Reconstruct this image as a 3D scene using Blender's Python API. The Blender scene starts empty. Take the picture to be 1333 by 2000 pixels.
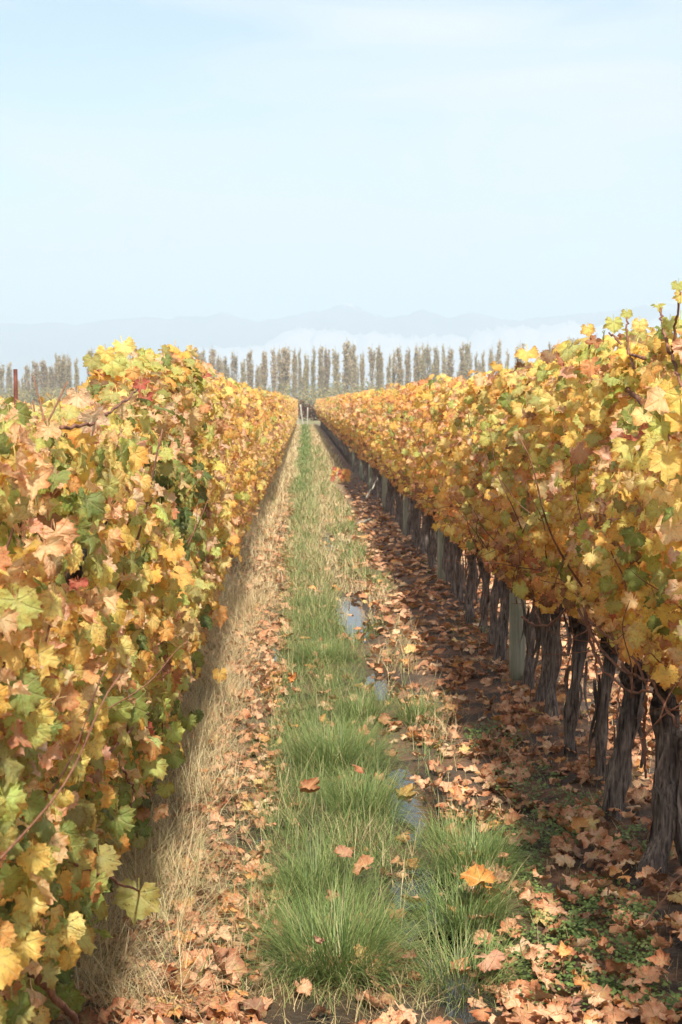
import bpy, math, random
import numpy as np
from mathutils import Matrix, Vector

rs = np.random.RandomState(11)
random.seed(11)
SC = bpy.context.scene
COL = SC.collection
R = math.radians

# ------------------------------------------------------------------ camera
CAM_H, F_PX, CX, CY = 1.6, 3139.0, 666.5, 1000.0
VPX, HORY = 593.0, 788.0
cam_d = bpy.data.cameras.new("camera")
cam_d.sensor_fit = 'VERTICAL'
cam_d.sensor_height = 22.3
cam_d.lens = 35.0
cam_d.clip_start = 0.05
cam_d.clip_end = 30000
cam = bpy.data.objects.new("camera", cam_d)
COL.objects.link(cam)
cam.location = (0, 0, CAM_H)
PITCH = math.atan((CY - HORY) / F_PX)
YAW = math.atan((CX - VPX) / F_PX)
cam.rotation_euler = (math.pi / 2 - PITCH, 0, -YAW)
cam_d.dof.use_dof = True
cam_d.dof.focus_distance = 5.2
cam_d.dof.aperture_fstop = 8.0
SC.camera = cam

# ------------------------------------------------------------------ sun, sky, exposure
SUN_E, SUN_A = R(50), R(5.5)          # elevation; angle to the right of straight behind the camera
sun_dir = Vector((math.sin(SUN_A) * math.cos(SUN_E), -math.cos(SUN_A) * math.cos(SUN_E), math.sin(SUN_E)))
sun_d = bpy.data.lights.new("sun", 'SUN')
sun_d.energy = 3.35
sun_d.angle = R(3.0)
sun_d.color = (1.0, 0.95, 0.87)
sun = bpy.data.objects.new("sun", sun_d)
COL.objects.link(sun)
sun.rotation_euler = sun_dir.to_track_quat('Z', 'Y').to_euler()
sun.location = (3, -8, 12)

world = bpy.data.worlds.new("World")
SC.world = world
world.use_nodes = True
wt = world.node_tree
for n in list(wt.nodes):
    wt.nodes.remove(n)
def wn(t, **k):
    n = wt.nodes.new(t)
    for a, b in k.items():
        setattr(n, a, b)
    return n
sky = wn('ShaderNodeTexSky', sky_type='NISHITA')
sky.sun_disc = False
sky.sun_elevation = SUN_E
sky.sun_rotation = math.pi - SUN_A
sky.air_density, sky.dust_density, sky.ozone_density = 1.0, 1.5, 1.5
tc = wn('ShaderNodeTexCoord')
mp = wn('ShaderNodeMapping')
mp.inputs['Scale'].default_value = (1.3, 1.0, 7.0)
mp.inputs['Rotation'].default_value = (0.0, 0.09, 0.0)
wt.links.new(tc.outputs['Generated'], mp.inputs['Vector'])
nz = wn('ShaderNodeTexNoise')
nz.inputs['Scale'].default_value = 2.4
nz.inputs['Detail'].default_value = 6.0
nz.inputs['Roughness'].default_value = 0.5
nz.inputs['Distortion'].default_value = 0.6
wt.links.new(mp.outputs['Vector'], nz.inputs['Vector'])
cr = wn('ShaderNodeMapRange')
cr.interpolation_type = 'SMOOTHSTEP'
cr.inputs[1].default_value, cr.inputs[2].default_value = 0.36, 0.64
cr.inputs[3].default_value, cr.inputs[4].default_value = 0.0, 1.0
wt.links.new(nz.outputs['Fac'], cr.inputs[0])
mixc = wn('ShaderNodeMix', data_type='RGBA')
wt.links.new(cr.outputs[0], mixc.inputs['Factor'])
wt.links.new(sky.outputs['Color'], mixc.inputs[6])
mixc.inputs[7].default_value = (4.32, 4.58, 4.62, 1)     # thin high cloud, in the sky's own units
bg = wn('ShaderNodeBackground')
bg.inputs['Strength'].default_value = 0.082
wt.links.new(mixc.outputs[2], bg.inputs['Color'])
wo = wn('ShaderNodeOutputWorld')
wt.links.new(bg.outputs[0], wo.inputs['Surface'])

SC.view_settings.view_transform = 'Standard'
SC.view_settings.look = 'None'
SC.view_settings.exposure = 1.40
SC.view_settings.gamma = 1.0
SC.view_settings.use_curve_mapping = False
SC.cycles.use_denoising = True
SC.cycles.max_bounces = 8
SC.cycles.diffuse_bounces = 4
SC.cycles.transmission_bounces = 6
SC.cycles.volume_bounces = 1
SC.cycles.transparent_max_bounces = 8
SC.cycles.use_adaptive_sampling = True
SC.cycles.adaptive_threshold = 0.015

# ------------------------------------------------------------------ helpers
def ray(px, py):
    """direction in the world of a point of the photograph"""
    d = Vector(((px - CX) / F_PX, -(py - CY) / F_PX, -1.0))
    return cam.rotation_euler.to_matrix() @ d
def at_x(px, py, X):
    d = ray(px, py); t = X / d.x
    return np.array((X, d.y * t, CAM_H + d.z * t))
def at_y(px, py, Y):
    d = ray(px, py); t = Y / d.y
    return np.array((d.x * t, Y, CAM_H + d.z * t))
def on_ground(px, py):
    d = ray(px, py); t = -CAM_H / d.z
    return np.array((d.x * t, d.y * t, 0.0))

ORD = ("first second third fourth fifth sixth seventh eighth ninth tenth eleventh twelfth thirteenth fourteenth fifteenth "
       "sixteenth seventeenth eighteenth nineteenth twentieth").split()
TENS = {20: "twenty", 30: "thirty", 40: "forty", 50: "fifty", 60: "sixty", 70: "seventy"}
TENTH = {30: "thirtieth", 40: "fortieth", 50: "fiftieth", 60: "sixtieth", 70: "seventieth"}
def ordinal(i):                      # 1-based
    if i <= 20: return ORD[i - 1]
    if i % 10 == 0: return TENTH[i]
    return TENS[i // 10 * 10] + "-" + ORD[i % 10 - 1]

def make_mesh(name, V, F, attrs=None, smooth=False):
    """V (n,3); F (m,k) index array or list of such arrays"""
    me = bpy.data.meshes.new(name)
    V = np.ascontiguousarray(V, dtype=np.float32)
    Fs = F if isinstance(F, list) else [F]
    Fs = [np.asarray(f, dtype=np.int32) for f in Fs if len(f)]
    nl = sum(f.size for f in Fs); npoly = sum(len(f) for f in Fs)
    me.vertices.add(len(V)); me.vertices.foreach_set('co', V.ravel())
    me.loops.add(nl); me.loops.foreach_set('vertex_index', np.concatenate([f.ravel() for f in Fs]))
    tot = np.concatenate([np.full(len(f), f.shape[1], dtype=np.int32) for f in Fs])
    st = np.concatenate([[0], np.cumsum(tot)[:-1]]).astype(np.int32)
    me.polygons.add(npoly)
    me.polygons.foreach_set('loop_start', st)
    me.polygons.foreach_set('loop_total', tot)
    if smooth:
        me.polygons.foreach_set('use_smooth', np.ones(npoly, dtype=bool))
    me.update(calc_edges=True)
    for k, a in (attrs or {}).items():
        a = np.asarray(a, dtype=np.float32)
        if a.ndim == 2:
            if a.shape[1] == 3: a = np.hstack([a, np.ones((len(a), 1), np.float32)])
            at = me.attributes.new(k, 'FLOAT_COLOR', 'POINT'); at.data.foreach_set('color', np.ascontiguousarray(a).ravel())
        else:
            at = me.attributes.new(k, 'FLOAT', 'POINT'); at.data.foreach_set('value', a)
    return me

def obj(name, me, mat=None, parent=None, loc=None, kind=None):
    o = bpy.data.objects.new(name, me)
    COL.objects.link(o)
    if mat is not None and me is not None and not me.materials: me.materials.append(mat)
    if parent is not None: o.parent = parent
    if loc is not None: o.location = loc
    if kind: o['kind'] = kind
    return o
def tag(o, label, cat, group=None):
    o['label'] = label; o['category'] = cat
    if group: o['group'] = group
    return o
def thing(name, label, cat, loc=(0, 0, 0), group=None):
    return tag(obj(name, None, loc=loc), label, cat, group)

def tube(P, rad, n=6, caps=True, wob=None):
    """a tube along the points P with radii rad -> V, [quads, tris]"""
    P = np.asarray(P, float); m = len(P)
    rad = np.broadcast_to(np.asarray(rad, float), (m,))
    T = np.gradient(P, axis=0); T /= np.linalg.norm(T, axis=1)[:, None] + 1e-12
    up = np.array((1.0, 0, 0)) if abs(T[0, 0]) < .8 else np.array((0, 1.0, 0))
    A = np.cross(T, up); A /= np.linalg.norm(A, axis=1)[:, None] + 1e-12
    B = np.cross(T, A)
    th = np.arange(n) / n * 2 * np.pi
    r = rad[:, None] * (wob if wob is not None else np.ones((m, n)))
    V = P[:, None] + r[..., None] * (np.cos(th)[None, :, None] * A[:, None] + np.sin(th)[None, :, None] * B[:, None])
    V = V.reshape(-1, 3)
    i = np.arange(m - 1)[:, None] * n; j = np.arange(n)[None]; k = (j + 1) % n
    Q = np.stack([i + j, i + k, i + n + k, i + n + j], -1).reshape(-1, 4)
    F = [Q]
    if caps:
        V = np.vstack([V, P[0], P[-1]]); c0, c1 = m * n, m * n + 1
        a = np.arange(n); b = (a + 1) % n
        F.append(np.vstack([np.stack([b, a, np.full(n, c0)], -1), np.stack([a + (m - 1) * n, b + (m - 1) * n, np.full(n, c1)], -1)]))
    return V, F
def join(parts):
    Vs, out, o = [], {}, 0
    for V, F in parts:
        Vs.append(V)
        for f in (F if isinstance(F, list) else [F]):
            f = np.asarray(f)
            if len(f): out.setdefault(f.shape[1], []).append(f + o)
        o += len(V)
    return np.vstack(Vs), [np.vstack(v) for v in out.values()]

def hnoise(x, y, s=0.0):
    """cheap smooth noise, about -1..1"""
    return (np.sin(x * 1.7 + y * 2.3 + s) + np.sin(x * -2.9 + y * 1.3 + 1.3 * s + 1.1) + np.sin(x * 4.1 + y * 3.7 + 2.1 * s)
            + np.sin(x * 5.3 - y * 6.1 + 0.7 * s + 2.0) * .6) / 3.2

# ------------------------------------------------------------------ materials
def mat(name):
    m = bpy.data.materials.new(name); m.use_nodes = True
    nt = m.node_tree
    for n in list(nt.nodes): nt.nodes.remove(n)
    out = nt.nodes.new('ShaderNodeOutputMaterial')
    return m, nt, out
class N:
    def __init__(s, nt): s.nt = nt
    def __call__(s, t, ins=None, **k):
        n = s.nt.nodes.new(t)
        for a, b in k.items(): setattr(n, a, b)
        for a, b in (ins or {}).items():
            if hasattr(b, 'is_linked'): s.nt.links.new(b, n.inputs[a])
            else: n.inputs[a].default_value = b
        return n
    def mix(s, f, a, b, blend='MIX'):
        return s('ShaderNodeMix', {0: f, 6: a, 7: b}, data_type='RGBA', blend_type=blend).outputs[2]
    def rng(s, v, a, b, c=0.0, d=1.0):
        n = s('ShaderNodeMapRange', {0: v, 1: a, 2: b, 3: c, 4: d}); n.clamp = True
        return n.outputs[0]
    def math(s, op, a, b=0.0):
        return s('ShaderNodeMath', {0: a, 1: b}, operation=op).outputs[0]
    def noise(s, vec, scale, detail=3.0, rough=.55):
        return s('ShaderNodeTexNoise', {'Vector': vec, 'Scale': scale, 'Detail': detail, 'Roughness': rough}).outputs['Fac']

def leaf_material(name, transl=0.42, spots=1.0, rough=.55):
    m, nt, out = mat(name); n = N(nt)
    oi = n('ShaderNodeObjectInfo'); co = n('ShaderNodeTexCoord').outputs['Object']
    off = n('ShaderNodeVectorMath', {0: co, 1: (0, 0, 0)}, operation='ADD')
    rv = n('ShaderNodeCombineXYZ', {0: n.math('MULTIPLY', oi.outputs['Random'], 37.0), 1: n.math('MULTIPLY', oi.outputs['Random'], 91.0), 2: 0.0})
    nt.links.new(rv.outputs[0], off.inputs[1]); vec = off.outputs[0]
    col = n('ShaderNodeAttribute', attribute_name='col').outputs['Color']
    base = n.mix(1.0, oi.outputs['Color'], col, 'MULTIPLY')
    vn = n('ShaderNodeAttribute', attribute_name='vn').outputs['Fac']
    ed = n('ShaderNodeAttribute', attribute_name='edge').outputs['Fac']
    # patchy colour: a leaf turning from its edge, blotches, specks
    big = n.noise(vec, 34.0, 3.0)
    base = n.mix(n.rng(big, .42, .62), base, n.mix(1.0, base, (1.06, .92, .82, 1), 'MULTIPLY'))
    base = n.mix(n.math('MULTIPLY', n.rng(n.noise(vec, 26.0, 2.0), .55, .68), .5), base, n.mix(.5, base, (.30, .34, .07, 1)))
    brown = n.mix(1.0, base, (.62, .34, .22, 1), 'MULTIPLY')
    rim = n.math('MULTIPLY', n.rng(ed, .45, 1.0), n.rng(n.noise(vec, 30.0, 3.0), .42, .60))
    base = n.mix(n.math('MULTIPLY', rim, .9 * spots), base, brown)
    sp = n.rng(n.noise(vec, 150.0, 3.0, .65), .58, .66)
    spm = n.math('MULTIPLY', sp, n.rng(n.noise(vec, 17.0, 1.0), .42, .55))
    base = n.mix(n.math('MULTIPLY', spm, .8 * spots), base, n.mix(1.0, base, (.28, .16, .12, 1), 'MULTIPLY'))
    vline = n.rng(n.math('MULTIPLY', n.math('SUBTRACT', 1.0, vn), ed), .025, .085, 1.0, 0.0)
    vline = n.math('MULTIPLY', vline, n.rng(vn, .05, .3))
    base = n.mix(n.math('MULTIPLY', vline, .55), base, n.mix(.5, base, (.55, .45, .22, 1)))
    pb = n('ShaderNodeBsdfPrincipled', {'Base Color': base, 'Roughness': rough, 'Specular IOR Level': .35})
    tr = n('ShaderNodeBsdfTranslucent', {'Color': n.mix(1.0, base, (1.15, 1.12, .95, 1), 'MULTIPLY')})
    bump = n('ShaderNodeBump', {'Height': n.math('ADD', n.noise(vec, 75.0, 4.0, .6), n.math('MULTIPLY', vline, -.25)), 'Strength': .8, 'Distance': .008})
    nt.links.new(bump.outputs[0], pb.inputs['Normal'])
    ms = n('ShaderNodeMixShader', {0: transl, 1: pb.outputs[0], 2: tr.outputs[0]})
    nt.links.new(ms.outputs[0], out.inputs['Surface'])
    return m
M_LEAF = leaf_material('vine_leaf', .50)
M_DRY = leaf_material('dry_leaf', .12, 1.0, .7)

def attr_material(name, rough=.6, transl=.3, spec=.3):
    m, nt, out = mat(name); n = N(nt)
    oi = n('ShaderNodeObjectInfo')
    col = n('ShaderNodeAttribute', attribute_name='col').outputs['Color']
    base = n.mix(1.0, oi.outputs['Color'], col, 'MULTIPLY')
    pb = n('ShaderNodeBsdfPrincipled', {'Base Color': base, 'Roughness': rough, 'Specular IOR Level': spec})
    tr = n('ShaderNodeBsdfTranslucent', {'Color': base})
    ms = n('ShaderNodeMixShader', {0: transl, 1: pb.outputs[0], 2: tr.outputs[0]})
    nt.links.new(ms.outputs[0], out.inputs['Surface'])
    return m
M_GRASS = attr_material('grass_blade', .5, .35, .35)
M_STRAW = attr_material('dry_straw', .7, .15, .2)
M_WEED = attr_material('weed_leaf', .5, .3, .35)
M_TREE = attr_material('poplar_leaf', .8, .5, .05)

def wood_material(name, ca, cb, cc, stretch=(60, 60, 5), bump=.6, dist=.01, dark=True):
    m, nt, out = mat(name); n = N(nt)
    co = n('ShaderNodeTexCoord').outputs['Object']
    oi = n('ShaderNodeObjectInfo')
    mp_ = n('ShaderNodeMapping', {'Vector': co, 'Scale': stretch})
    off = n('ShaderNodeVectorMath', {0: mp_.outputs[0], 1: n('ShaderNodeCombineXYZ', {0: n.math('MULTIPLY', oi.outputs['Random'], 60.0), 1: 0.0, 2: 0.0}).outputs[0]}, operation='ADD').outputs[0]
    f = n.noise(off, 1.0, 6.0, .65)
    base = n.mix(n.rng(f, .35, .65), ca, cb)
    base = n.mix(n.rng(n.noise(co, 9.0, 3.0), .5, .68), base, cc)
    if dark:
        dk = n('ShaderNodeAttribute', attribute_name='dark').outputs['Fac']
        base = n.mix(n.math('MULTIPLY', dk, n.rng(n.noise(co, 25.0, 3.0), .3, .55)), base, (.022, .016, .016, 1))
    pb = n('ShaderNodeBsdfPrincipled', {'Base Color': base, 'Roughness': .9, 'Specular IOR Level': .15})
    bp = n('ShaderNodeBump', {'Height': f, 'Strength': bump, 'Distance': dist})
    nt.links.new(bp.outputs[0], pb.inputs['Normal'])
    nt.links.new(pb.outputs[0], out.inputs['Surface'])
    return m
M_BARK = wood_material('old_vine_bark', (.035, .027, .023, 1), (.33, .265, .22, 1), (.11, .085, .07, 1), (85, 85, 7), 1.0, .02)
M_CANE = wood_material('vine_cane', (.16, .07, .045, 1), (.30, .15, .09, 1), (.10, .05, .04, 1), (120, 120, 14), .3, .003, False)
M_POST = wood_material('weathered_post', (.20, .20, .15, 1), (.36, .36, .26, 1), (.22, .25, .17, 1), (70, 70, 3), .3, .004, False)
M_PALE = wood_material('pale_wood', (.36, .33, .26, 1), (.48, .45, .36, 1), (.34, .31, .25, 1), (70, 70, 3), .2, .004, False)
M_RUST = wood_material('rusty_steel', (.10, .035, .025, 1), (.20, .075, .05, 1), (.07, .03, .025, 1), (60, 60, 30), .3, .002, False)
M_TRUNK = wood_material('poplar_bark', (.24, .20, .15, 1), (.34, .29, .22, 1), (.22, .19, .14, 1), (6, 6, 1), .3, .02, False)
m, nt, out = mat('wire'); n = N(nt)
pb = n('ShaderNodeBsdfPrincipled', {'Base Color': (.35, .34, .33, 1), 'Metallic': .8, 'Roughness': .5}); nt.links.new(pb.outputs[0], out.inputs['Surface']); M_WIRE = m

# soil: damp brown earth, straw and faded grass by where they grow on the alley
m, nt, out = mat('vineyard_soil'); n = N(nt)
co = n('ShaderNodeTexCoord').outputs['Object']
sx = n('ShaderNodeSeparateXYZ', {0: co})
fine = n.noise(co, 55.0, 6.0, .7); mid = n.noise(co, 5.0, 4.0); wide = n.noise(co, .9, 3.0)
soil = n.mix(n.rng(fine, .3, .7), (.030, .021, .016, 1), (.115, .080, .056, 1))
litter = n.mix(n.rng(n.noise(co, 33.0, 4.0, .7), .35, .65), (.15, .065, .032, 1), (.36, .185, .095, 1))
soil = n.mix(n.rng(mid, .42, .60, 0, .75), soil, litter)
straw = n.mix(n.rng(fine, .3, .7), (.22, .155, .075, 1), (.47, .355, .19, 1))
grass = n.mix(n.rng(fine, .3, .7), (.055, .085, .022, 1), (.16, .19, .06, 1))
xw = n.math('ADD', sx.outputs[0], n.math('MULTIPLY', n.math('SUBTRACT', mid, .5), .35))
far = n.rng(sx.outputs[1], 14.0, 30.0)
inl = n.math('MULTIPLY', n.rng(xw, -.95, -.75), n.rng(xw, -.30, -.12, 1, 0))
inr = n.math('MULTIPLY', n.rng(xw, .12, .26), n.rng(xw, .62, .85, 1, 0))
st = n.math('MULTIPLY', n.math('ADD', inl, n.math('MULTIPLY', inr, .8)), n.math('ADD', n.math('MULTIPLY', far, .75), .2))
base = n.mix(st, soil, straw)
ing = n.math('MULTIPLY', n.rng(xw, -.22, -.10), n.rng(xw, .15, .34, 1, 0))
base = n.mix(n.math('MULTIPLY', ing, n.math('ADD', n.math('MULTIPLY', far, .6), .3)), base, grass)
out_of = n.rng(sx.outputs[1], 112.0, 135.0)
base = n.mix(out_of, base, n.mix(n.rng(wide, .35, .65), straw, grass))
wet = n('ShaderNodeAttribute', attribute_name='wet').outputs['Fac']
base = n.mix(n.math('MULTIPLY', wet, .85), base, (.030, .022, .017, 1))
pb = n('ShaderNodeBsdfPrincipled', {'Base Color': base, 'Roughness': n.rng(wet, 0, 1, .93, .38), 'Specular IOR Level': .3})
bp = n('ShaderNodeBump', {'Height': n.math('ADD', fine, n.math('MULTIPLY', mid, 1.5)), 'Strength': .8, 'Distance': .02})
nt.links.new(bp.outputs[0], pb.inputs['Normal']); nt.links.new(pb.outputs[0], out.inputs['Surface'])
M_SOIL = m
m, nt, out = mat('puddle_water'); n = N(nt)
co = n('ShaderNodeTexCoord').outputs['Object']
pb = n('ShaderNodeBsdfPrincipled', {'Base Color': (.03, .026, .022, 1), 'Roughness': .04, 'IOR': 1.33, 'Specular IOR Level': .7})
bp = n('ShaderNodeBump', {'Height': n.noise(co, 14.0, 2.0), 'Strength': .05, 'Distance': .02})
nt.links.new(bp.outputs[0], pb.inputs['Normal']); nt.links.new(pb.outputs[0], out.inputs['Surface'])
M_WATER = m
m, nt, out = mat('mountain_rock'); n = N(nt)
co = n('ShaderNodeTexCoord').outputs['Object']
sx = n('ShaderNodeSeparateXYZ', {0: co})
f = n.noise(co, .012, 6.0, .6)
base = n.mix(n.rng(f, .35, .65), (.13, .13, .17, 1), (.18, .17, .20, 1))
snow = n.math('MULTIPLY', n.rng(n.math('ADD', sx.outputs[2], n.math('MULTIPLY', f, 90.0)), 285.0, 325.0), n.rng(n.noise(co, .02, 4.0), .47, .56))
base = n.mix(snow, base, (.85, .85, .88, 1))
pb = n('ShaderNodeBsdfPrincipled', {'Base Color': base, 'Roughness': .95}); nt.links.new(pb.outputs[0], out.inputs['Surface']); M_ROCK = m
m, nt, out = mat('far_wood'); n = N(nt)
co = n('ShaderNodeTexCoord').outputs['Object']
base = n.mix(n.rng(n.noise(co, .05, 4.0), .35, .65), (.05, .07, .05, 1), (.10, .11, .07, 1))
pb = n('ShaderNodeBsdfPrincipled', {'Base Color': base, 'Roughness': .95}); nt.links.new(pb.outputs[0], out.inputs['Surface']); M_HILL = m
m, nt, out = mat('low_cloud'); n = N(nt)
pb = n('ShaderNodeBsdfPrincipled', {'Base Color': (.66, .62, .66, 1), 'Roughness': 1.0, 'Specular IOR Level': 0.0})
tr = n('ShaderNodeBsdfTranslucent', {'Color': (.70, .66, .70, 1)})
ms = n('ShaderNodeMixShader', {0: .4, 1: pb.outputs[0], 2: tr.outputs[0]}); nt.links.new(ms.outputs[0], out.inputs['Surface']); M_CLOUD = m

# ------------------------------------------------------------------ ground
XR, XL = 1.235, -0.76            # the two vine rows
POOLS = [(.35, 12.2, .13, 1.25), (.47, 9.15, .10, .45), (.455, 6.40, .115, .56), (.37, 5.10, .125, .40), (.49, 4.50, .16, .36),
         (.29, 18.6, .10, .9), (-.20, 19.6, .06, .9), (-.21, 10.6, .06, .55), (-.155, 5.83, .035, .12), (.05, 4.02, .16, .10)]
def ground_h(x, y):
    x = np.asarray(x, float); y = np.asarray(y, float)
    nr = np.exp(-np.clip((y - 20) / 25, 0, 6))
    h = .009 * hnoise(x * 3, y * 2.2) + .005 * hnoise(x * 11, y * 9, 3.0)
    h = h + .035 * np.exp(-((x - XR) / .22) ** 2) + .03 * np.exp(-((x - XL) / .22) ** 2) + .03 * np.exp(-((x - 3.25) / .22) ** 2)
    h = h - .018 * np.exp(-((x - .43) / .12) ** 2) - .015 * np.exp(-((x + .2) / .10) ** 2)
    for px, py, rx, ry in POOLS:
        q = ((x - px) / rx) ** 2 + ((y - py) / ry) ** 2
        h = h - .034 * np.exp(-q * q * .8) * (1 + .34 * hnoise(x * 24, y * 8, px * 9))
    return h * nr
xs = np.concatenate([-np.geomspace(5200, 3.2, 26), np.linspace(-3.0, -1.3, 14), np.linspace(-1.2, 1.8, 86), np.linspace(1.85, 4.6, 26), np.geomspace(4.8, 5200, 26)])
ys = np.concatenate([-np.geomspace(5200, 6, 14), np.linspace(-5, 3, 18), np.geomspace(3.1, 40, 420), np.geomspace(41, 5200, 60)])
GX, GY = np.meshgrid(xs, ys)
GZ = ground_h(GX, GY)
WET = np.zeros_like(GX)
for px, py, rx, ry in POOLS: WET = np.maximum(WET, np.exp(-(((GX - px) / (rx * 1.7 + .03)) ** 2 + ((GY - py) / (ry * 1.25 + .1)) ** 2) ** 2))
nx, ny = len(xs), len(ys)
ii = (np.arange(ny - 1)[:, None] * nx + np.arange(nx - 1)[None]).ravel()
obj('ground', make_mesh('ground', np.stack([GX, GY, GZ], -1).reshape(-1, 3), np.stack([ii, ii + 1, ii + 1 + nx, ii + nx], -1), {'wet': WET.ravel()}, smooth=True), M_SOIL, kind='structure')
for k, (px, py, rx, ry) in enumerate(POOLS):
    th = np.linspace(0, 2 * np.pi, 33)[:-1]
    V = np.stack([rx * 1.25 * np.cos(th), ry * 1.25 * np.sin(th), np.zeros(32)], -1)
    o = obj('puddle', make_mesh('puddle', np.vstack([V, [0, 0, 0]]), np.stack([np.arange(32), (np.arange(32) + 1) % 32, np.full(32, 32)], -1)), M_WATER, loc=(px, py, -.0265), kind='structure')

# ------------------------------------------------------------------ mountains, far wood, low cloud
MT = [(-700, 628), (-300, 634), (0, 632), (60, 633), (110, 630), (150, 635), (200, 625), (240, 624), (290, 617), (325, 624), (350, 617), (400, 620),
      (435, 609), (470, 622), (500, 628), (545, 622), (600, 611), (640, 604), (672, 589), (700, 599), (730, 615), (760, 621), (800, 614),
      (825, 605), (850, 612), (880, 621), (910, 613), (930, 609), (960, 619), (1000, 626), (1060, 620), (1120, 615), (1190, 608), (1240, 600), (1333, 584), (1500, 560), (1800, 585), (2300, 610)]
DM = 4200.0
mx = np.array([at_y(a, b, DM)[0] for a, b in MT]); mz = np.array([at_y(a, b, DM)[2] for a, b in MT])
gx = np.linspace(mx[0], mx[-1], 420); prof = np.interp(gx, mx, mz)
prof = prof + 2.5 * hnoise(gx * .02, gx * .013) + 2.2 * hnoise(gx * .06, gx * .05, 2) + 1.6 * hnoise(gx * .17, gx * .11, 5)
tt = np.linspace(0, 1, 24)
u = np.concatenate([tt, 1 + tt[1:]])                  # front slope up to the ridge, then the back slope
VV = []
for q in u:
    sl = q if q <= 1 else 2 - q
    y = DM - 420 * (1 - q) if q <= 1 else DM + 420 * (q - 1)
    rough = (1 - sl) * sl * 60
    VV.append(np.stack([gx, y + rough * .8 * hnoise(gx * .011, q * 5), prof * (sl ** .8) + rough * .45 * hnoise(gx * .018 + q * 2, q * 9, 4) - (1 - sl) * 3], -1))
VV = np.stack(VV); nu = len(u); ng = len(gx)
ii = (np.arange(nu - 1)[:, None] * ng + np.arange(ng - 1)[None]).ravel()
obj('mountains', make_mesh('mountains', VV.reshape(-1, 3), np.stack([ii, ii + 1, ii + 1 + ng, ii + ng], -1), smooth=True), M_ROCK, kind='structure')

# low ridge of dark woods that shows blue between the poplar stems
DH = 1500.0
hx = np.linspace(-620, 620, 300)
hz = 17 + 5 * hnoise(hx * .01, hx * .004) + 1.6 * hnoise(hx * .09, hx * .05, 2)
hz = hz * 1.0
prof3 = np.stack([np.stack([hx, np.full_like(hx, DH - 60), np.full_like(hx, -.5)], -1), np.stack([hx, np.full_like(hx, DH - 25), hz * .75], -1),
                  np.stack([hx, np.full_like(hx, DH), hz], -1), np.stack([hx, np.full_like(hx, DH + 50), np.full_like(hx, -.5)], -1)])
ii = (np.arange(3)[:, None] * 300 + np.arange(299)[None]).ravel()
obj('hills', make_mesh('hills', prof3.reshape(-1, 3), np.stack([ii, ii + 1, ii + 301, ii + 300], -1), smooth=True), M_HILL, kind='structure')

# cloud lying in front of the mountains: lumpy banks
def cloud_bank(pts, D, depth, seed):
    r = np.random.RandomState(seed); parts = []
    for px, ytop, wpx in pts:
        top = at_y(px, ytop, D); w = wpx / F_PX * D
        for _ in range(5):
            cx = top[0] + r.uniform(-.9, .9) * w; h = top[2] * r.uniform(.80, .97)
            a = np.linspace(0, 2 * np.pi, 19)[:-1]; b = np.linspace(.02, np.pi / 2, 7)
            A, B = np.meshgrid(a, b)
            lump = 1 + .10 * hnoise(A * 2 + cx, B * 5, seed) 
            V = np.stack([cx + w * r.uniform(1.1, 1.8) * np.cos(A) * np.cos(np.pi / 2 - B) * lump, D + depth * np.sin(A) * np.sin(B) * lump + r.uniform(-20, 20), h * np.cos(B) * lump], -1).reshape(-1, 3)
            k = (np.arange(6)[:, None] * 18); j = np.arange(18)[None]; l = (j + 1) % 18
            parts.append((V, np.stack([k + j, k + l, k + 18 + l, k + 18 + j], -1).reshape(-1, 4)))
    return join(parts)
V, F = cloud_bank([(520, 664, 60), (590, 640, 60), (645, 634, 45), (700, 644, 50), (760, 652, 60), (820, 655, 60), (890, 646, 50), (960, 638, 55), (1040, 632, 70),
                   (1130, 628, 80), (1230, 620, 90), (1340, 606, 90), (1480, 598, 120), (430, 676, 80)], 3500.0, 120, 4)
obj('clouds', make_mesh('clouds', V, F, smooth=True), M_CLOUD, kind='structure')

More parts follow.
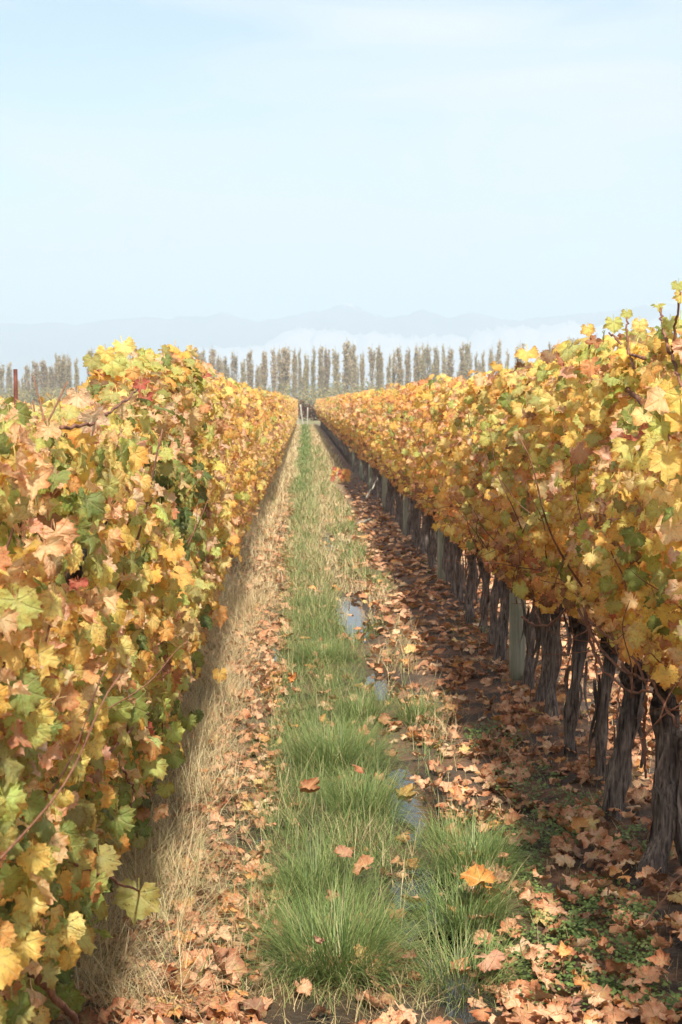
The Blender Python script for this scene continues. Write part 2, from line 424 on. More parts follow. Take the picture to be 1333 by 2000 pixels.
# ------------------------------------------------------------------ vine leaf shapes
def leaf_shape(seed, lod=2, curl=0.0, cup=0.0, wave=.05, size=.056, petiole=True):
    """a lobed, toothed vine leaf; petiole at the origin, tip along +Y, upper face +Z"""
    r = np.random.RandomState(seed)
    key = np.array([(-156, .52), (-133, .72), (-112, .80), (-84, .82), (-70, .86), (-58, .94), (-44, .88), (-29, .87), (-14, .93), (0, 1.06), (14, .93), (29, .87), (44, .88), (58, .94), (70, .86), (84, .82), (112, .80), (133, .72), (156, .52)])
    sin_ = np.isin(np.abs(key[:, 0]), (29, 84)); key[:, 1] *= 1 + r.uniform(-.07, .07, len(key)) - sin_ * r.choice([0, 0, .03, .10, .22])
    if lod == 2:
        h = np.concatenate([np.linspace(0, 58, 7), np.linspace(58, 112, 7)[1:], np.linspace(112, 156, 5)[1:]])
        ang = np.concatenate([-h[::-1], h[1:]])
    elif lod == 1:
        h = np.array([0, 14, 29, 44, 58, 84, 112, 154.0]); ang = np.concatenate([-h[::-1], h[1:]])
    else:
        h = np.array([0, 29, 58, 112.0]); ang = np.concatenate([-h[::-1], h[1:]])
    rad = np.interp(ang, key[:, 0], key[:, 1])
    if lod == 2:
        k = np.arange(len(ang)); rad = rad * (1 + np.where(k % 2 == 0, .065, -.065)) + r.uniform(-.035, .035, len(ang))
    tips = np.array([-112, -58, 0, 58, 112.0])
    a = np.radians(ang)
    dt = np.abs(ang[:, None] - tips[None]).min(1)
    vn = np.clip(1 - dt / 27, 0, 1)
    P = [np.zeros((1, 3))]; VN = [np.ones(1)]; ED = [np.zeros(1)]
    tris = []
    def ring(sel, sc):
        P.append(np.stack([np.sin(a[sel]) * rad[sel] * sc, np.cos(a[sel]) * rad[sel] * sc, np.zeros(len(sel))], -1)); VN.append(vn[sel]); ED.append(np.full(len(sel), sc))
    no = len(ang)
    if lod == 2:
        s = np.arange(0, no, 2); ring(s, .52); ring(np.arange(no), 1.0)
        m_ = len(s); o = 1 + m_
        for i in range(m_ - 1):
            tris.append((0, 2 + i, 1 + i))
            tris += [(1 + i, o + 2 * i + 1, o + 2 * i), (1 + i, 2 + i, o + 2 * i + 1), (2 + i, o + 2 * i + 2, o + 2 * i + 1)]
    else:
        ring(np.arange(no), 1.0)
        for i in range(no - 1): tris.append((0, 2 + i, 1 + i))
    P = np.vstack(P); VN = np.concatenate(VN); ED = np.concatenate(ED)
    rr = np.hypot(P[:, 0], P[:, 1]); th = np.arctan2(P[:, 0], P[:, 1])
    ph = r.uniform(0, 6, 4)
    P[:, 2] = .13 * rr * (1 - VN) - .14 * rr ** 2 + wave * rr * np.sin(3 * th + ph[0]) + wave * .8 * rr * np.sin(7 * th + ph[1]) + wave * .5 * rr * np.sin(5 * P[:, 1] * 3 + ph[2])
    P += r.normal(0, .012 + wave * .12, P.shape) * rr[:, None]
    def bend(ax, k):
        if abs(k) < 1e-3: return
        t = P[:, ax] * k; z = P[:, 2].copy()
        P[:, ax] = (1 / k - z) * np.sin(t); P[:, 2] = 1 / k - (1 / k - z) * np.cos(t)
    bend(1, curl * r.uniform(.7, 1.2)); bend(0, cup * r.uniform(.7, 1.2) * (1 if r.rand() < .8 else -1))
    V = P * size
    F = np.array(tris)
    if petiole and lod == 2:
        w = .0016; L = size * .75; o = len(V)
        c = np.array([(0, 0, 0), (0, -.35 * L, .18 * L), (0, -.8 * L, .55 * L)])
        pv = np.vstack([c + (w, 0, 0), c - (w, 0, 0)])
        V = np.vstack([V, pv]); VN = np.append(VN, np.zeros(6)); ED = np.append(ED, np.zeros(6))
        F = np.vstack([F, [(o, o + 1, o + 4), (o, o + 4, o + 3), (o + 1, o + 2, o + 5), (o + 1, o + 5, o + 4)]])
    return V, F, VN, ED
FRESH = [leaf_shape(100 + i, 2, curl=-.25 - .15 * (i % 3), cup=.65 * (i % 3) - .3, wave=.09 + .04 * (i % 3)) for i in range(7)]
LIMP = [leaf_shape(200 + i, 2, curl=-.9 - .2 * (i % 2), cup=-.7, wave=.10) for i in range(4)]
CRISP = [leaf_shape(300 + i, 2, curl=1.1 + .5 * (i % 3), cup=1.2 - .9 * (i % 2), wave=.17) for i in range(6)]
MID_F = [leaf_shape(400 + i, 1, curl=-.4, cup=.2, wave=.07) for i in range(5)]
MID_C = [leaf_shape(500 + i, 1, curl=1.0, cup=.8, wave=.15) for i in range(4)]
LOW_F = [leaf_shape(600 + i, 0, curl=-.5, cup=.4, wave=.10) for i in range(5)]
GROUND_L = [leaf_shape(700 + i, 2, curl=1.2 * (1 if i % 2 else -.7) + .12 * i, cup=.8 + .35 * (i % 4), wave=.15, petiole=i % 2 == 0) for i in range(9)]
GROUND_M = [leaf_shape(800 + i, 1, curl=.9, cup=.7 + .2 * i, wave=.14) for i in range(4)]
def leaf_mesh(name, t, material):
    V, F, vn, ed = t
    me = make_mesh(name, V, F, {'col': np.ones((len(V), 3)), 'vn': vn, 'edge': ed}, smooth=True)
    me.materials.append(material); return me
ME_FRESH = [leaf_mesh('leaf', t, M_LEAF) for t in FRESH]
ME_LIMP = [leaf_mesh('leaf', t, M_LEAF) for t in LIMP]
ME_CRISP = [leaf_mesh('leaf', t, M_LEAF) for t in CRISP]
ME_GROUND = [leaf_mesh('fallen_leaf', t, M_DRY) for t in GROUND_L]

def frames(normal, tip):
    """orthonormal frames (N,3,3), columns: side, tip, normal"""
    nrm = normal / (np.linalg.norm(normal, axis=1)[:, None] + 1e-9)
    t = tip - (tip * nrm).sum(1)[:, None] * nrm
    t /= np.linalg.norm(t, axis=1)[:, None] + 1e-9
    return np.stack([np.cross(t, nrm), t, nrm], -1)
def mass(name, templates, pick, pos, fr, sc, col, material, parent=None, kind='stuff', smooth=True):
    """many leaves as one mesh"""
    Vs, Fs, Cs, VNs, EDs, o = [], [], [], [], [], 0
    for k, (V, F, vn, ed) in enumerate(templates):
        s = np.nonzero(pick == k)[0]
        if not len(s): continue
        W = np.einsum('nij,vj->nvi', fr[s] * sc[s][:, None, None], V) + pos[s][:, None]
        Vs.append(W.reshape(-1, 3)); nv = len(V)
        Fs.append((F[None] + (np.arange(len(s)) * nv)[:, None, None]).reshape(-1, 3) + o)
        Cs.append(np.repeat(col[s], nv, axis=0)); VNs.append(np.tile(vn, len(s))); EDs.append(np.tile(ed, len(s)))
        o += nv * len(s)
    me = make_mesh(name, np.vstack(Vs), np.vstack(Fs), {'col': np.vstack(Cs), 'vn': np.concatenate(VNs), 'edge': np.concatenate(EDs)}, smooth=smooth)
    return obj(name, me, material, parent, kind=kind)

# ------------------------------------------------------------------ leaf colours
PAL = dict(yellow=(.54, .415, .12), lemon=(.53, .46, .16), lime=(.36, .38, .115), green=(.175, .22, .06), deep=(.075, .105, .03), gold=(.50, .33, .085),
           tan=(.55, .385, .21), pink=(.52, .37, .235), rust=(.36, .19, .095), brown=(.22, .125, .07), red=(.34, .095, .07), orange=(.50, .28, .10), olive=(.26, .25, .08))
PAL = {k: tuple(min(.9, c * 1.62) for c in v) for k, v in PAL.items()}
PN = list(PAL); PC = np.array([PAL[k] for k in PN])
def weights(side, y, z, c1, c2):
    """colour weights of a leaf by where it hangs (c1, c2: slow noise that gathers like colours)"""
    w = dict.fromkeys(PN, 0.0)
    if side == 'L':
        near = max(0.0, min(1.0, (9.5 - y) / 3.5))
        w['yellow'] = 1.25; w['gold'] = 1.4 - .3 * near; w['lemon'] = .5; w['orange'] = .35 - .25 * near; w['tan'] = 1.15 + .35 * near; w['pink'] = .4 + .35 * near
        w['lime'] = .35 + 1.2 * near; w['green'] = .04 + .6 * near; w['rust'] = .35 - .15 * near; w['brown'] = .18; w['red'] = .008; w['olive'] = .15 + .5 * near
        if z < .85 and near > .3:
            k = (.85 - z) / .7; w['green'] += 4 * k; w['olive'] += 3.5 * k; w['deep'] += 2.2 * k; w['lime'] += .6 * k; w['orange'] *= .3; w['tan'] *= 1 - .5 * k; w['pink'] *= 1 - .8 * k; w['yellow'] *= 1 - .2 * k
            w['brown'] += .4 * k; w['rust'] += .3 * k
        if 5.2 < y < 6.7 and 1.0 < z < 1.45: w['green'] += 5; w['deep'] += 3; w['lime'] += 1
        if z > 1.35 and near > .3:
            w['tan'] += .6; w['pink'] += .5; w['lime'] += .3
        if z < .8 and near < .3: w['rust'] += .9; w['brown'] += .5; w['tan'] += .4
    else:
        near = max(0.0, min(1.0, (12 - y) / 6))
        w['yellow'] = 1.3; w['gold'] = 1.6; w['lemon'] = .35 + .45 * near; w['orange'] = .5 - .35 * near; w['tan'] = 1.0; w['pink'] = .45; w['lime'] = .25 + 1.0 * near
        w['green'] = .07 + .16 * near; w['rust'] = .6 - .25 * near; w['brown'] = .2; w['red'] = .012; w['olive'] = .15 + .12 * near
        if z < 1.05:
            k = min(1, (1.05 - z) / .4); w['rust'] += 1.3 * k; w['brown'] += .6 * k; w['gold'] += .7 * k; w['lemon'] *= 1 - .7 * k; w['yellow'] *= 1 - .3 * k; w['tan'] += .6 * k; w['pink'] += .3 * k; w['lime'] *= 1 - .5 * k
        if z < 1.0 and y > 6.5:
            k = min(1, (1.0 - z) / .3); w['rust'] += 4 * k; w['brown'] += 3.5 * k; w['orange'] += 1.2 * k
        if z > 1.6: w['lime'] += .5 * near; w['lemon'] += .6 * near
    if c1 > .25: w['green'] *= 1 + 6 * (c1 - .25) * (1 + near); w['lime'] *= 1 + 3 * (c1 - .25)
    if c1 < -.3: w['tan'] *= 1.9; w['pink'] *= 1.8; w['rust'] *= 1.4
    if c2 > .35: w['red'] *= 3; w['rust'] *= 1.7; w['orange'] *= 1.5
    a = np.array([w[k] for k in PN]); return a / a.sum()
CRISPY = {'tan', 'pink', 'rust', 'brown', 'red'}
def colours(side, pos, r):
    n_ = len(pos)
    c1 = hnoise(pos[:, 1] * 1.9 + pos[:, 0], pos[:, 2] * 2.6, 1.0 if side == 'L' else 4.0)
    c2 = hnoise(pos[:, 1] * 1.3, pos[:, 2] * 2.2, 7.0)
    f_ = np.where(pos[:, 1] < 12, 1.0, 12 / pos[:, 1].clip(1))
    cl = np.stack([hnoise(pos[:, 1] * 2.6 * f_ + 3.1 * k, pos[:, 2] * 3.0 + 1.7 * k, k * 1.9 + (0 if side == 'L' else 5)) for k in range(len(PN))], -1)
    W_ = np.array([weights(side, pos[i, 1], pos[i, 2], c1[i], c2[i]) for i in range(n_)]) * np.exp(1.8 * cl)
    W_ = np.cumsum(W_, 1); idx = (r.rand(n_, 1) * W_[:, -1:] > W_).sum(1)
    col = PC[idx] * r.uniform(.82, 1.15, (n_, 1)) * (1 + r.normal(0, .06, (n_, 3)))
    return np.clip(col, .01, .92), idx

# ------------------------------------------------------------------ vine rows: where leaves hang
def row_top(side, y):
    if side == 'L':
        return 1.545 + .16 * np.clip((y - 5.2) / 3.3, 0, 1) + .05 * np.clip((y - 14) / 20, 0, 1) + .035 * hnoise(y * 1.9, y * .7, 2.0)
    return 1.72 + .07 * np.clip((7.6 - y) / 1.5, 0, 1) + .03 * np.clip((y - 9) / 8, 0, 1) + .055 * hnoise(y * 1.7, y * .9, 5.0)
def row_foot(side, y):
    if side == 'L':
        return .25 - .12 * np.clip((8.6 - y) / 2.5, 0, 1) + .12 * hnoise(y * 2.1, y * .8, 8.0) + .34 * np.exp(-((y - 13.2) / .9) ** 2)
    return .63 + .12 * np.clip((8.6 - y) / 2, 0, 1) + .10 * hnoise(y * 2.9, y * .5, 6.0)
def scatter(side, y0, w, n_, r, surface):
    """positions of n leaves of one vine; surface: those on the alley side and on top, else inside and beyond"""
    xc = XL if side == 'L' else XR if side == 'R' else 3.25
    s = 1.0 if side == 'L' else -1.0            # towards the alley
    y = r.uniform(y0 - w / 2, y0 + w / 2, n_)
    top = row_top('L' if side == 'L' else 'R', y); foot = row_foot('L' if side == 'L' else 'R', y)
    u_ = r.uniform(0, 1, n_)
    z = foot + (top - foot) * u_ ** (.92)
    # half-width by height
    hw = .34 * np.clip(1.02 - ((u_ - .58) / .62) ** 2 * .75, .2, 1) + .055 * hnoise(y * 3.1, z * 4.2, 3.0 if side == 'L' else 9.0)
    hw = hw - .035 + .03 * hnoise(y * 1.1, z * 1.3, 21.0)
    if side == 'L': hw = hw + .03 - .14 * np.exp(-((y - 12.9) / 1.3) ** 2) * (z < .75)
    if surface:
        q = r.uniform(0, 1, n_)
        d = hw * (1.04 - .28 * q ** 1.6)
        x = xc + s * d
        x = x + s * np.where(r.uniform(0, 1, n_) < .06, r.uniform(0, .07, n_), 0) - s * .16 * np.clip(-.42 - hnoise(y * 5.0, z * 6.0, 11.0), 0, .25) / .25
        ontop = r.uniform(0, 1, n_) < .16
        x = np.where(ontop, xc + s * hw * r.uniform(-.7, 1.0, n_), x)
        z = np.where(ontop, top + r.uniform(-.07, .05, n_), z)
    else:
        x = xc + s * hw * r.uniform(-1.0, .80, n_)
        z = z - .02
    if side == 'L': z = z + .21 * np.exp(-((y - 6.9) / .85) ** 2) * u_ * (x > -.86)
    if side == 'L': x = np.where(y < 4.6, np.minimum(x, -.47 + .03 * r.rand(n_)), x)
    z = np.maximum(z, .09)
    return np.stack([x, y, z], -1)
def orient(side, pos, r, crisp):
    n_ = len(pos); xc = XL if side == 'L' else XR if side == 'R' else 3.25
    ox = np.clip((pos[:, 0] - xc) / .3, -1, 1)
    up = np.clip((pos[:, 2] - 1.45) / .3, 0, 1)
    nrm = np.stack([(.85 if side == 'L' else .62) * ox, np.full(n_, -.45 if side == 'L' else -.72), .45 + .5 * up], -1) + r.normal(0, .42, (n_, 3))
    tip = np.stack([.35 * ox, r.normal(0, .25, n_), np.full(n_, -1.0)], -1) + r.normal(0, .30, (n_, 3))
    nrm = np.where(crisp[:, None], nrm + r.normal(0, .5, (n_, 3)), nrm)
    return frames(nrm, tip)

# ------------------------------------------------------------------ trunks, canes
def trunk_mesh(seed, height=.66, two=False):
    r = np.random.RandomState(seed); nr, ns = 26, 22
    def leg(x0, y0, x1, y1, r0, r1, h):
        t = np.linspace(0, 1, nr)
        P = np.stack([x0 + (x1 - x0) * t + .022 * np.sin(t * 5 + r.uniform(0, 6)) + .010 * np.sin(t * 13 + r.uniform(0, 6)),
                      y0 + (y1 - y0) * t + .025 * np.sin(t * 4 + r.uniform(0, 6)), -.05 + (h + .05) * t], -1)
        rad = r0 + (r1 - r0) * t + .013 * np.exp(-t * 9) + .024 * np.exp(-((t - .93) / .10) ** 2) + .006 * np.sin(t * 17 + r.uniform(0, 6)) - .030 * np.clip((t - .94) / .06, 0, 1)
        th = np.arange(ns) / ns * 2 * np.pi; tw = r.uniform(-.9, .9)
        A = th[None] + tw * t[:, None]
        wob = 1 + .16 * np.sin(2 * A + r.uniform(0, 6)) + .11 * np.sin(5 * A + r.uniform(0, 6)) + .07 * np.sin(9 * A + 3 * np.sin(t * 9)[:, None]) + r.normal(0, .035, (nr, ns))
        V, F = tube(P, rad, ns, True, wob)
        return V, F, P
    if two:
        a = leg(-.085, -.05, -.01, .03, .044, .042, height); b = leg(.085, .03, .012, .03, .036, .034, height * .8)
        V, F = join([a[:2], b[:2]]); top = a[2][-1]
    else:
        lean = r.uniform(-.035, .035, 2)
        V, F, P = leg(lean[0], lean[1], 0, 0, r.uniform(.030, .040), r.uniform(.028, .037), height); top = P[-1]
    arms = []
    for sg in (-1, 1):
        L = r.uniform(.12, .30); t = np.linspace(0, 1, 8)
        P = np.stack([top[0] + .05 * np.sin(t * 3 + seed) * t, top[1] + sg * L * t, top[2] - .05 + .10 * t + .02 * np.sin(t * 9 + seed)], -1)
        wob = 1 + r.normal(0, .12, (8, 9))
        arms.append(tube(P, .026 - .012 * t, 9, True, wob))
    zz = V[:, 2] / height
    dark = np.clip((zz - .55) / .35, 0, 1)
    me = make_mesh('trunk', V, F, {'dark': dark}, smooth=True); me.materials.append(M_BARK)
    Va, Fa = join(arms)
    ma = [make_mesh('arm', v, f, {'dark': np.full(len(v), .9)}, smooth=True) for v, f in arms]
    for x in ma: x.materials.append(M_BARK)
    return me, ma
TR = [trunk_mesh(30 + i, .60 + .03 * (i % 4)) for i in range(10)] + [trunk_mesh(77, .62, True)]
def strip_mesh(seed):
    r = np.random.RandomState(seed); m_ = 10; t = np.linspace(0, 1, m_); L = r.uniform(.18, .38)
    c = np.stack([.012 * np.sin(t * 5 + seed) + .02 * t ** 2, .01 * np.sin(t * 7), -L * t], -1); w = (.006 + .005 * np.sin(t * 3.1)) 
    th_ = r.uniform(0, 6); d = np.stack([np.cos(th_ + t), np.sin(th_ + t), 0 * t], -1)
    V = np.vstack([c + d * w[:, None], c - d * w[:, None]]); i = np.arange(m_ - 1)
    me = make_mesh('bark_strip', V, np.stack([i, i + 1, i + 1 + m_, i + m_], -1), {'dark': np.zeros(2 * m_)}, smooth=True); me.materials.append(M_BARK); return me
STRIP = [strip_mesh(i) for i in range(6)]
def cane_mesh(seed, L=1.1, droop=.0):
    r = np.random.RandomState(seed); t = np.linspace(0, 1, 14)
    bx, by = r.normal(0, .13), r.normal(0, .22)
    P = np.stack([bx * t + .03 * np.sin(t * 7 + seed) * t, by * t + .05 * np.sin(t * 5 + seed * 2) * t, L * t - droop * t ** 2], -1)
    rad = .0052 - .0032 * t; rad = rad * np.where(np.arange(14) % 2 == 0, 1.18, .92)
    V, F = tube(P, rad, 6)
    me = make_mesh('cane', V, F, smooth=True); me.materials.append(M_CANE); return me
CANES = [cane_mesh(50 + i, 1.0 + .05 * (i % 5)) for i in range(10)]
def cane_through(pts, r0=.006, r1=.0025, name='cane', parent=None, base=(0, 0, 0), m_=24):
    P = np.array(pts, float) - np.array(base); t = np.linspace(0, 1, len(P)); tt_ = np.linspace(0, 1, m_)
    Q = np.stack([np.interp(tt_, t, P[:, k]) for k in range(3)], -1)
    for _ in range(3): Q[1:-1] = (Q[:-2] + 2 * Q[1:-1] + Q[2:]) / 4
    Q[1:-1] += rs.normal(0, .0025, (m_ - 2, 3))
    V, F = tube(Q, (r0 + (r1 - r0) * tt_) * np.where(np.arange(m_) % 3 == 0, 1.2, .95), 6)
    me = make_mesh(name, V, F, smooth=True); me.materials.append(M_CANE)
    return obj(name, me, None, parent)

def put_leaf(parent, base, me, pos, fr, sc, col):
    o = bpy.data.objects.new('leaf', me); COL.objects.link(o); o.parent = parent
    M4 = np.eye(4); M4[:3, :3] = fr * sc; M4[:3, 3] = pos - base
    o.matrix_basis = Matrix(M4.tolist()); o.color = (float(col[0]), float(col[1]), float(col[2]), 1)
    return o

def build_vine(side, y0, w, n_obj, n_in, seed, label, group, lod, trunk=None):
    r = np.random.RandomState(seed)
    xc = (XL if side == 'L' else XR if side == 'R' else 3.25) + r.uniform(-.02, .02)
    gz = float(ground_h(xc, y0))
    base = np.array((xc, y0, gz))
    t = thing('grapevine', label, 'grapevine', tuple(base), group)
    tm, am = TR[trunk if trunk is not None else r.randint(10)]
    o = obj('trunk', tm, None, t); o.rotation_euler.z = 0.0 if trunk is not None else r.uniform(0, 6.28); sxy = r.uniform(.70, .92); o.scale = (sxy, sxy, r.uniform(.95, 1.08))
    rot = o.rotation_euler.z
    for a_ in am:
        b = obj('arm', a_, None, t); b.rotation_euler.z = r.uniform(-.25, .25)
    if lod <= 1:
        for k in range(5 if lod == 0 else 2):
            b = obj('bark_strip', STRIP[r.randint(6)], None, t); an = r.uniform(0, 6.28)
            b.location = (.047 * math.cos(an), .047 * math.sin(an), r.uniform(.32, .58)); b.rotation_euler.z = an
        for k in range(6 if lod == 0 else 3):
            b = obj('cane', CANES[r.randint(10)], None, t); b.location = (r.uniform(-.05, .05), r.uniform(-w * .4, w * .4), r.uniform(.55, .75))
            b.rotation_euler = (r.uniform(-.2, .2), r.uniform(-.25, .25), r.uniform(0, 6.28)); b.scale[2] = .74
    if lod == 0:
        sg = 1 if side == 'L' else -1
        for k in range(3):
            b = obj('cane', CANES[r.randint(10)], None, t); b.location = (sg * r.uniform(.22, .30), r.uniform(-w * .4, w * .4), r.uniform(.45, 1.2))
            b.rotation_euler = (r.uniform(-.35, .35), r.uniform(-.15, .15), r.uniform(0, 6.28)); b.scale = (.55, .55, r.uniform(.18, .36))
    if lod <= 1 and side == 'R':
        for k in range(12 if lod == 0 else 6):
            b = obj('cane', CANES[r.randint(10)], None, t); b.location = (r.uniform(-.12, .08), r.uniform(-w * .4, w * .4), r.uniform(.62, .95))
            b.rotation_euler = (r.uniform(-2.0, 2.0), r.uniform(-1.6, .6), r.uniform(0, 6.28)); b.scale = (.6, .6, r.uniform(.15, .34))
    if n_obj:
        pos = scatter(side, y0, w, n_obj, r, True); col, idx = colours('L' if side == 'L' else 'R', pos, r)
        crisp = np.array([PN[i] in CRISPY for i in idx]) & (r.rand(n_obj) < .8)
        fr = orient(side, pos, r, crisp); sc = r.uniform(.48, 1.0, n_obj) * (.85 if y0 < 3.4 else 1.0)
        for i in range(n_obj):
            me = ME_CRISP[r.randint(6)] if crisp[i] else (ME_LIMP[r.randint(4)] if r.rand() < .25 else ME_FRESH[r.randint(7)])
            put_leaf(t, base, me, pos[i], fr[i], sc[i] * (.85 if crisp[i] else 1.0), col[i])
    # the leaves behind those, and the far side of the hedge
    pos = scatter(side, y0, w, n_in, r, False) if n_obj else np.vstack([scatter(side, y0, w, n_in * 2 // 3, r, True), scatter(side, y0, w, n_in - n_in * 2 // 3, r, False)])
    n_in = len(pos)
    col, idx = colours('L' if side == 'L' else 'R', pos, r)
    crisp = np.array([PN[i] in CRISPY for i in idx])
    fr = orient(side, pos, r, crisp)
    if lod == 0: T = FRESH[:4] + CRISP[:3]
    elif lod == 1: T = MID_F + MID_C
    else: T = MID_F[:3] + MID_C[:3]
    nf = 4 if lod == 0 else 5 if lod == 1 else 3
    pick = np.where(crisp, nf + r.randint(0, len(T) - nf, n_in), r.randint(0, nf, n_in))
    sc = r.uniform(.5, 1.02, n_in) * (1.0 if lod < 2 else 1.12)
    f = mass('foliage', T, pick, pos - base, fr, sc, col, M_LEAF, t)
    return t, base

POST_Y = [9.03, 13.9, 18.8, 23.7, 28.6, 33.5, 38.4]
near_R = [4.62, 5.26, 5.97, 6.46, 7.05, 7.82, 8.22]
vines = {}
# right row: up to 42 m one by one
yR = list(near_R); y = 8.62
while y < 42: 
    if min(abs(y - p) for p in POST_Y) < .16: y += .2
    yR.append(y); y += rs.uniform(.46, .64)
yL = [2.45 + .62 * k + rs.uniform(-.06, .06) for k in range(11)]; y = yL[-1] + .6
while y < 42: yL.append(y); y += rs.uniform(.5, .66)
yL[3], yL[4] = 4.45, 5.1
names_near = {5.26: "grapevine with a split two-legged stump, at the near end of the right row"}
def label_R(i, y):
    if i == 0: return "grapevine at the very edge of the view, its leafy shoots highest over the right row"
    if i == 1: return "grapevine on a thick split two-legged stump in the right row"
    if y < POST_Y[0]:
        k = sum(1 for q in yR if y <= q < POST_Y[0])
        return f"grapevine with bare shaggy trunk, {ordinal(k)} one nearer than the pale green-grey post"
    j = max(k for k in range(len(POST_Y)) if POST_Y[k] < y)
    k = sum(1 for q in yR if POST_Y[j] < q <= y)
    return f"grapevine in the right row, {ordinal(k)} one past the {ordinal(j + 1)} weathered post"
STAKE_Y = 4.28
def label_L(i, y):
    if y < STAKE_Y:
        k = sum(1 for q in yL if y <= q < STAKE_Y)
        return f"leafy grapevine of the left row, {ordinal(k)} one nearer than the rusty stake"
    k = sum(1 for q in yL if STAKE_Y < q <= y)
    return f"leafy grapevine of the left row, {ordinal(k)} one past the rusty stake"
GR, GL = "grapevines of the right row", "grapevines of the left row"
for i, y in enumerate(yR):
    gap = .70 if y < 9 else .62
    if y < 9.6: a = (290, 250, 0)
    elif y < 17: a = (130, 210, 1)
    elif y < 26: a = (44, 200, 1)
    else: a = (0, 230, 2)
    vines['R', i] = build_vine('R', y, gap, a[0], a[1], 1000 + i, label_R(i, y), GR, a[2], 10 if i == 1 else None)
for i, y in enumerate(yL):
    gap = .72
    if y < 8.2: a = (298, 520, 0)
    elif y < 15: a = (130, 330, 1)
    elif y < 24: a = (40, 280, 1)
    else: a = (0, 230, 2)
    vines['L', i] = build_vine('L', y, gap, a[0], a[1], 3000 + i, label_L(i, y), GL, a[2])
# the next row beyond the right one, seen under its leaves
k3 = 0; y = 7.2
while y < 24:
    k3 += 1
    build_vine('N', y, .75, 0, 190, 5000 + k3, f"grapevine of the next row, seen between the trunks, {ordinal(k3)} from its near end", "grapevines of the next row", 2)
    y += rs.uniform(.62, .78)

# rows further on: too small to pick a vine apart
def far_hedge(side, y0, y1, n_, r, T, s_lo):
    y = y0 + (y1 - y0) * r.uniform(0, 1, n_) ** 1.25
    pos = []
    P = np.vstack([scatter(side, 0, 2, n_ * 3 // 4, r, True), scatter(side, 0, 2, n_ - n_ * 3 // 4, r, False)])
    top = row_top(side, y); foot = row_foot(side, y)
    z0 = (P[:, 2] - row_foot(side, P[:, 1])) / (row_top(side, P[:, 1]) - row_foot(side, P[:, 1]))
    P[:, 2] = foot + z0 * (top - foot) + .06 * np.clip((y - 60) / 50, 0, 1); P[:, 1] = y
    col, idx = colours(side, P, r); crisp = np.array([PN[i] in CRISPY for i in idx])
    sc = s_lo * r.uniform(.7, 1.2, n_) * (1 + (y - y0) / 120)
    return P, orient(side, P, r, crisp), sc, col
rf = np.random.RandomState(5)
for side in 'LR':
    P, fr, sc, col = far_hedge(side, 41.8, 115, 13500, rf, LOW_F, 1.35)
    mass('vine_foliage', LOW_F, rf.randint(0, 5, len(P)), P, fr, sc, col, M_LEAF)
# trunks of those rows, and the foliage of both rows before the view begins (it shades what is in view)
parts = []
for side, xc in (('L', XL), ('R', XR)):
    y = 42.2
    while y < 112:
        t = np.linspace(0, 1, 4)
        parts.append(tube(np.stack([xc + 0 * t + rf.uniform(-.03, .03) * t, y + 0 * t, -.05 + .75 * t], -1), np.array([.06, .045, .042, .05]), 6)); y += rf.uniform(.5, .66)
V, F = join(parts)
obj('far_vine_trunks', make_mesh('trunks', V, F, {'dark': np.full(len(V), .3)}, smooth=True), M_BARK, kind='stuff')
for side, a, b in (('R', -2.2, 4.25), ('L', -2.2, 2.1), ('N', -2.2, 6.8)):
    n_ = int((b - a) * 330); P = np.vstack([scatter(side, (a + b) / 2, b - a, n_ // 2, rf, True), scatter(side, (a + b) / 2, b - a, n_ // 2, rf, False)])
    col, idx = colours('L' if side == 'L' else 'R', P, rf); crisp = np.array([PN[i] in CRISPY for i in idx])
    mass('vine_foliage', MID_F + MID_C, rf.randint(0, 9, len(P)), P, orient(side, P, rf, crisp), rf.uniform(.5, .95, len(P)), col, M_LEAF)

# ------------------------------------------------------------------ single leaves and shoots the photo shows
def hand_leaf(vine, px, py, X, width_px, colour, face=(0, -1, .25), tip=(0, 0, -1), crisp=False, tilt=0.0, shape=None):
    t, base = vines[vine]; pos = at_x(px, py, X); d = np.linalg.norm(pos - np.array((0, 0, CAM_H)))
    s = width_px / F_PX * d / .105
    up = np.array(tip, float); f = np.array(face, float)
    fr = frames(f[None] + rs.normal(0, .08, (1, 3)), up[None] + rs.normal(0, .12, (1, 3)))[0]
    mid = fr[:, 1] * .03 * s
    me = shape or (ME_CRISP[rs.randint(6)] if crisp else ME_FRESH[rs.randint(7)])
    c = np.array(PAL[colour]) * rs.uniform(.95, 1.1)
    return put_leaf(t, base, me, pos - mid, fr, s, c)
def vine_at(side, y):
    yy = yL if side == 'L' else yR
    return (side, int(np.argmin([abs(q - y) for q in yy])))
def hl(px, py, X, w, c, **k):
    y = at_x(px, py, X)[1]; hand_leaf(vine_at('L' if X < 0 else 'R', y), px, py, X, w, c, **k)
